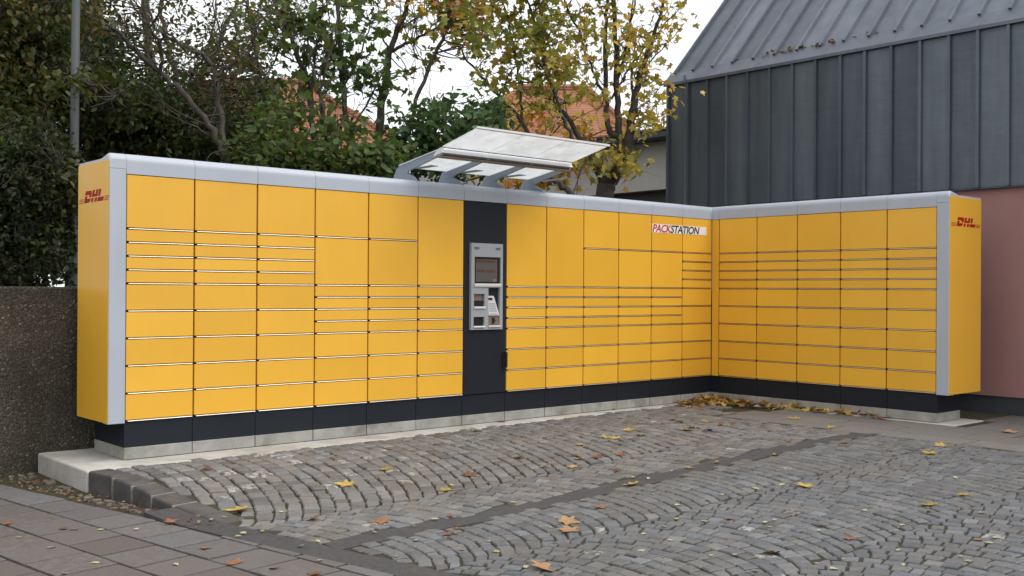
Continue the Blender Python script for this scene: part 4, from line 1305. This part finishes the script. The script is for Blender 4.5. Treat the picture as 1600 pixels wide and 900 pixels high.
# low shrubs over the trim
tree('hazel_shrub', 'mid green hazel shrub right behind the lockers left of canopy', 'shrub', (480, 280), 11.0,
     [([(440, 300), (430, 240), (415, 190)], 0.02, 0.006), ([(500, 300), (520, 240), (530, 200)], 0.02, 0.006), ([(570, 300), (575, 255), (585, 225)], 0.02, 0.006)],
     [(430, 235, 0, 60, 45, 0.5, 85), (510, 250, 0, 60, 32, 0.5, 50), (575, 255, 0, 55, 28, 0.4, 40), (445, 185, 0.3, 45, 30, 0.4, 22), (520, 200, 0.4, 50, 25, .4, 12), (600, 245, 0, 30, 20, 0.3, 12)], 'oval', 0.10, GREEN + [(0.12, 0.13, 0.03)], per=(8, 14), crad=0.2, droop=0.35)
tree('elder_shrub', 'blue green leafy shrub spreading behind the glass canopy', 'shrub', (700, 300), 12.4,
     [([(640, 310), (660, 250), (680, 200)], 0.025, 0.008), ([(700, 310), (720, 240), (740, 180)], 0.025, 0.008), ([(640, 300), (625, 250), (615, 215)], 0.02, 0.006)],
     [(700, 195, 0, 60, 40, 0.6, 42), (755, 185, 0, 45, 34, 0.6, 30), (655, 210, 0, 45, 28, 0.5, 16), (650, 245, 0, 45, 30, 0.5, 24), (720, 250, 0, 80, 30, 0.5, 60), (600, 265, 0, 35, 20, 0.3, 20)], 'oval', 0.115, BLUEG, per=(9, 15), crad=0.22, droop=0.25)
# yellow maples
tree('yellow_maple', 'large yellow autumn maple with many upright stems beside the zinc building', 'maple tree', (945, 320), 14.0,
     [([(945, 330), (946, 300), (952, 280)], 0.13, 0.115),
      ([(948, 292), (930, 262), (910, 222), (888, 185), (868, 165), (850, 140)], 0.055, 0.018), ([(868, 165), (858, 110), (845, 40), (835, -40)], 0.02, 0.009),
      ([(955, 285), (975, 245), (984, 205), (990, 165), (1002, 110), (1022, 55), (1040, -10)], 0.085, 0.016),
      ([(972, 248), (966, 200), (963, 130), (962, 60), (958, -50)], 0.055, 0.026), ([(966, 215), (950, 200), (947, 150), (946, 70), (948, 10), (952, -60)], 0.046, 0.018),
      ([(947, 160), (925, 110), (905, 55), (885, 10), (870, -40)], 0.024, 0.009), ([(964, 130), (978, 80), (990, 20), (995, -40)], 0.024, 0.009),
      ([(990, 165), (985, 110), (985, 40), (990, -20)], 0.022, 0.009), ([(955, 155), (985, 105), (1020, 60), (1070, 5)], 0.018, 0.006), ([(1002, 112), (1040, 70), (1065, 40)], 0.012, 0.004), ([(992, 160), (1020, 145), (1038, 130)], 0.010, 0.004)],
     [(950, 50, 0, 70, 70, 0.8, 17), (900, 55, -0.2, 45, 60, 0.7, 13), (1005, 60, 0, 50, 60, 0.7, 14), (1020, 135, 0, 26, 45, 0.5, 12), (1000, 185, 0, 28, 20, 0.4, 10), (1045, 40, 0, 38, 36, 0.5, 9), (935, 140, 0, 40, 35, 0.6, 6),
      (962, 248, -0.3, 24, 18, 0.3, 11), (968, 268, -.4, 16, 10, .3, 4), (930, 250, 0, 16, 14, 0.3, 4), (950, -60, 0, 130, 50, 0.9, 80)], 'maple', 0.102, YELL + YGREEN[:3], per=(7, 13), crad=0.24, bare=30, droop=0.6)
tree('yellow_maple', 'green and gold maple leaning over the glass canopy', 'maple tree', (880, 320), 13.2,
     [([(905, 330), (890, 300), (870, 282), (840, 240), (815, 190), (780, 150), (745, 110), (715, 70)], 0.045, 0.010), ([(815, 190), (812, 130), (800, 60), (780, -20)], 0.022, 0.008), ([(900, 225), (882, 190), (868, 150), (850, 100), (838, 40), (815, -30)], 0.03, 0.010), ([(780, 150), (800, 110), (830, 80)], 0.012, 0.004)],
     [(858, 130, 0, 34, 58, 0.5, 29), (830, 45, 0, 50, 55, 0.6, 22), (770, 60, 0, 45, 55, 0.5, 13), (880, 60, 0, 45, 60, 0.5, 12), (775, 125, 0, 40, 30, 0.4, 8), (730, 15, 0, 50, 35, 0.5, 11), (835, -50, 0, 110, 45, 0.6, 60)], 'maple', 0.102, YGREEN + YGREEN + YELL[1:5], per=(8, 14), crad=0.22, bare=20, droop=0.6)
tree('orange_maple', 'low orange leaved young maple in front of the red roof', 'maple tree', (830, 300), 15.0,
     [([(830, 320), (832, 250), (820, 190), (800, 160)], 0.03, 0.008), ([(832, 250), (870, 200), (900, 180)], 0.018, 0.006), ([(835, 245), (930, 210), (985, 190)], 0.014, 0.004), ([(828, 230), (790, 200), (770, 185)], 0.012, 0.004)],
     [(805, 175, 0, 45, 28, 0.5, 17), (880, 200, 0, 55, 20, 0.5, 10), (945, 195, 0, 40, 18, 0.4, 4), (850, 275, 0, 40, 20, 0.4, 14), (885, 262, 0, 30, 18, 0.4, 9), (800, 290, 0, 60, 25, 0.4, 16)], 'maple', 0.12, ORANGE + YELL[:4], per=(6, 10), crad=0.2, droop=0.6)

# ------------------------------------------------------------------ fallen leaves
def surf(x, y):
    if x < bx(y) + 0.02: return PATH_Z
    if y > -0.28 and x < -0.8 or (x > -0.08): return 0.0
    if x > -1.25: return -0.004
    return zg(x, y)
def ground_hit(px, py):
    r = ray(px, py)
    p = on_plane(2, -0.08, px, py)
    for _ in range(8):
        p = on_plane(2, surf(p[0], p[1]) + 0.004, px, py)
    return p
def leaf_variants():
    out = {}
    for kind, cols in (('yellow', [(0.44, 0.30, 0.06), (0.36, 0.25, 0.06), (0.48, 0.34, 0.10)]), ('brown', [(0.22, 0.095, 0.05), (0.28, 0.13, 0.065), (0.18, 0.085, 0.05)]), ('tan', [(0.38, 0.22, 0.11), (0.45, 0.27, 0.15)]), ('green', [(0.38, 0.40, 0.22), (0.30, 0.34, 0.15), (0.44, 0.44, 0.28)])):
        out[kind] = []
        for c in cols:
            tv, tt = (MAPLE, MAPLE_T) if kind != 'green' else (OVAL, OVAL_T)
            mb = MB()
            mb.tint = (*c, 1)
            fx, fy = random.uniform(-.5, 1.6), random.uniform(-.6, 1.6)
            V = [(x, y - 0.45, 0.10 * abs(x) * (1 + fx) + 0.16 * (y - .45) ** 2 * (1 + fy) + random.uniform(0, .04)) for x, y, z in tv]
            m_ = min(v[2] for v in V)
            mb.add([(x, y, z - m_) for x, y, z in V], [t for t in tt])
            if kind != 'green':
                mb.add([(0.012, -.45, .02), (-.012, -.45, .02), (-0.1, -.85, .05), (-.12, -.85, .05)], [(0, 1, 3, 2)])
            out[kind].append(mb.mesh('fallen_leaf', MAT['dry_leaf'], np.zeros(3), fix=False))
    return out
LV = leaf_variants()
def fallen(px, py, size, kind, label, group):
    p = ground_hit(px, py)
    o = bpy.data.objects.new('fallen_leaf', random.choice(LV[kind]))
    COL.objects.link(o)
    o.location = (p[0], p[1], p[2] + 0.003)
    o.rotation_euler = (random.gauss(0, .12), random.gauss(0, .12), random.uniform(0, 2 * PI))
    o.scale = (size,) * 3
    props(o, label, 'leaf', group)
G_ = 'leaves fallen on the paving'
ORD = 'first second third fourth fifth sixth seventh eighth ninth tenth eleventh twelfth thirteenth fourteenth fifteenth sixteenth seventeenth eighteenth nineteenth twentieth'.split()
YELLOW_SPOTS = ((537, 757, .15), (600, 734, .11), (697, 767, .12), (808, 715, .12), (850, 729, .10), (945, 683, .13), (960, 685, .12), (985, 672, .13), (1000, 680, .12), (1060, 660, .14), (1075, 672, .15), (1085, 668, .12), (1100, 659, .10), (905, 717, .12), (747, 673, .12), (895, 730, .10), (1258, 760, .15), (1448, 790, .13), (1450, 708, .14), (1468, 696, .12), (1505, 774, .09), (1120, 722, .07), (1075, 731, .07), (1210, 711, .10), (955, 640, .12), (368, 797, .17), (1300, 668, .10), (985, 757, .14), (905, 695, .09))
BROWN_SPOTS = ((737, 743, .17), (487, 811, .12), (592, 815, .14), (705, 807, .06), (901, 712, .13), (968, 711, .11), (935, 713, .13), (1108, 672, .12), (1125, 664, .11), (1145, 660, .11), (715, 640 + 19, .10), (783, 659, .11), (1050, 655, .10), (1010, 645, .09), (1200, 641 + 32, .10), (1232, 690, .08), (1318, 692, .09), (940, 765 + 28, .10), (703, 834, .09), (718, 826, .08), (316, 734, .05), (325, 733, .09), (1030, 705, .08), (1140, 812, .09), (1280, 822, .08), (1330, 842, .09), (1530, 843, .07), (965, 735, .09))
def place_row(spots, kind, what, group):
    """each leaf is told by its place: behind or before the asphalt strip, counted from the left"""
    zones = {0: [], 1: []}
    for px, py, s in spots:
        zones[1 if ground_hit(px, py)[1] < -2.7 else 0].append((px, py, s))
    for z, lst in zones.items():
        for i, (px, py, s) in enumerate(sorted(lst)):
            where = 'in front of the asphalt strip' if z else 'between asphalt strip and lockers'
            nth = ORD[i] if i < 20 else 'twenty-' + ORD[i - 20]
            fallen(px, py, s * 0.9, kind, '%s leaf on the cobbles %s, %s from the left' % (what, where, nth), group)
place_row(YELLOW_SPOTS, 'yellow', 'yellow maple', 'yellow leaves fallen on the cobblestones')
place_row(BROWN_SPOTS, 'brown', 'reddish brown', 'brown leaves fallen on the cobblestones')
fallen(852, 889, .155, 'tan', 'tan curled maple leaf nearest the bottom edge of the picture', G_)
fallen(887, 830, .14, 'tan', 'pinkish tan maple leaf, nearer of the close pair on the front cobbles', G_)
fallen(891, 816, .135, 'tan', 'tan maple leaf, farther of the close pair on the front cobbles', G_)
fallen(1200, 864, .12, 'brown', 'brown leaf lying alone low in the front cobbles right of centre', G_)
fallen(1580, 676, .16, 'tan', 'tan maple leaf on the grey slab walk at the right edge', G_)
fallen(1240, 654, .12, 'yellow', 'golden leaf lying on the slab walk before the right lockers', G_)
for px, py, s in ((320, 857, .07), (12, 818, .07), (98, 826, .06), (370, 877, .08), (430, 888, .06), (265, 814, .08), (360, 880, .07), (490, 897, .08)):
    fallen(px, py, s, 'brown', 'rusty leaf scrap fallen on the brown pavers', 'rusty leaf scraps on the footpath')
for k in range(64):
    px, py = random.uniform(560, 1590), random.uniform(735, 897)
    fallen(px, py, random.uniform(.03, .065), 'green', 'small pale green leaflet scattered on the cobblestones', 'small pale leaflets on the cobbles')
for px, py in ((81, 856), (117, 827), (157, 828), (213, 827), (275, 882), (101, 896), (150, 880), (30, 840), (330, 812), (350, 808), (372, 838), (380, 833), (497, 846), (470, 853), (500, 876), (410, 830), (440, 800), (620, 870)):
    fallen(px, py, random.uniform(.035, .06), 'green', 'small pale leaflet lying on the footpath pavers', 'small pale leaflets on the footpath')

def litter(name, label, pts, size, palette, shape='maple', spread=0.05, hz=0.03):
    root_o = None
    n = len(pts)
    P = np.array(pts)
    e = thing(name, label, 'leaf litter', (float(P[:, 0].mean()), float(P[:, 1].mean()), 0.0), kind='stuff')
    pal = np.array(palette)
    leaf_mesh('leaves', P, size, np.clip(pal[RNG.integers(0, len(pal), n)] * RNG.uniform(.7, 1.2, (n, 1)), 0, 1), shape, e, 0.0, 'dry_leaf', 0.5)
pts = []
for _ in range(230):       # drift in the inner corner
    r = abs(RNG.normal(0, 0.38)); a = RNG.uniform(PI, 1.5 * PI)
    x, y = r * math.cos(a) * 1.1 - 0.02, r * math.sin(a) * 0.9 - 0.02
    if x > -0.03 or y > -0.03: continue
    pts.append((x, y, 0.012 + RNG.uniform(0, 1) * 0.06 * math.exp(-r * 3.5)))
for _ in range(120):       # drift along the right wing
    y = -RNG.uniform(0, 1) ** 1.6 * 2.3 - 0.1
    x = -0.02 - abs(RNG.normal(0, 0.05))
    pts.append((x, y, 0.008 + RNG.uniform(0, 0.02)))
litter('leaf_drift', 'drift of yellow and brown leaves heaped in the inner corner of the lockers', pts, 0.105, [(0.52, 0.38, 0.10), (0.36, 0.17, 0.07), (0.46, 0.27, 0.11), (0.28, 0.14, 0.07), (0.50, 0.36, 0.10), (0.40, 0.34, 0.10)])
pts = []
for _ in range(360):
    y = RNG.uniform(-1.9, 0.8)
    x = bx(y) + 0.02 + abs(RNG.normal(0, 0.5)) * ((-7.56 if y > -0.28 else kerb_x(y) - 0.19) - bx(y)) * 0.9
    if x > (-7.56 if y > -0.28 else kerb_x(y) - 0.19): continue
    pts.append((x, y, PATH_Z + 0.004 + RNG.uniform(0, .006)))
litter('dirt_litter', 'brown leaf crumbs in the dirt strip beside the kerb stones', pts, 0.028, [(0.17, 0.08, 0.045), (0.22, 0.11, 0.06), (0.11, 0.07, 0.045), (0.20, 0.12, 0.07), (0.24, 0.21, 0.12)], 'oval')
pts = []
for _ in range(42):
    y = RNG.normal(-0.3, 0.6)
    if not -2.6 < y < 1.6: continue
    s = 0.2 + abs(RNG.normal(0, 0.035))
    pts.append((XZ - 0.03 + DX * s - DZ * 0.02, y, EZ + DZ * s + DX * 0.02))
litter('eave_litter', 'leaves and twigs caught along the foot of the zinc roof', pts, 0.055, [(0.26, 0.12, 0.05), (0.10, 0.07, 0.04), (0.40, 0.25, 0.08)])
pts = []
for _ in range(160):
    x = RNG.uniform(-7.1, 0.0); pts.append((x, RNG.uniform(0.06, 0.3), ZC + 0.002))
    y = RNG.uniform(-2.8, -0.2); pts.append((RNG.uniform(0.06, 0.3), y, ZC + 0.002))
litter('trim_litter', 'tiny leaf crumbs lying on top of the silver trim', pts, 0.022, [(0.26, 0.14, 0.05), (0.12, 0.08, 0.04), (0.40, 0.27, 0.08)], 'oval')
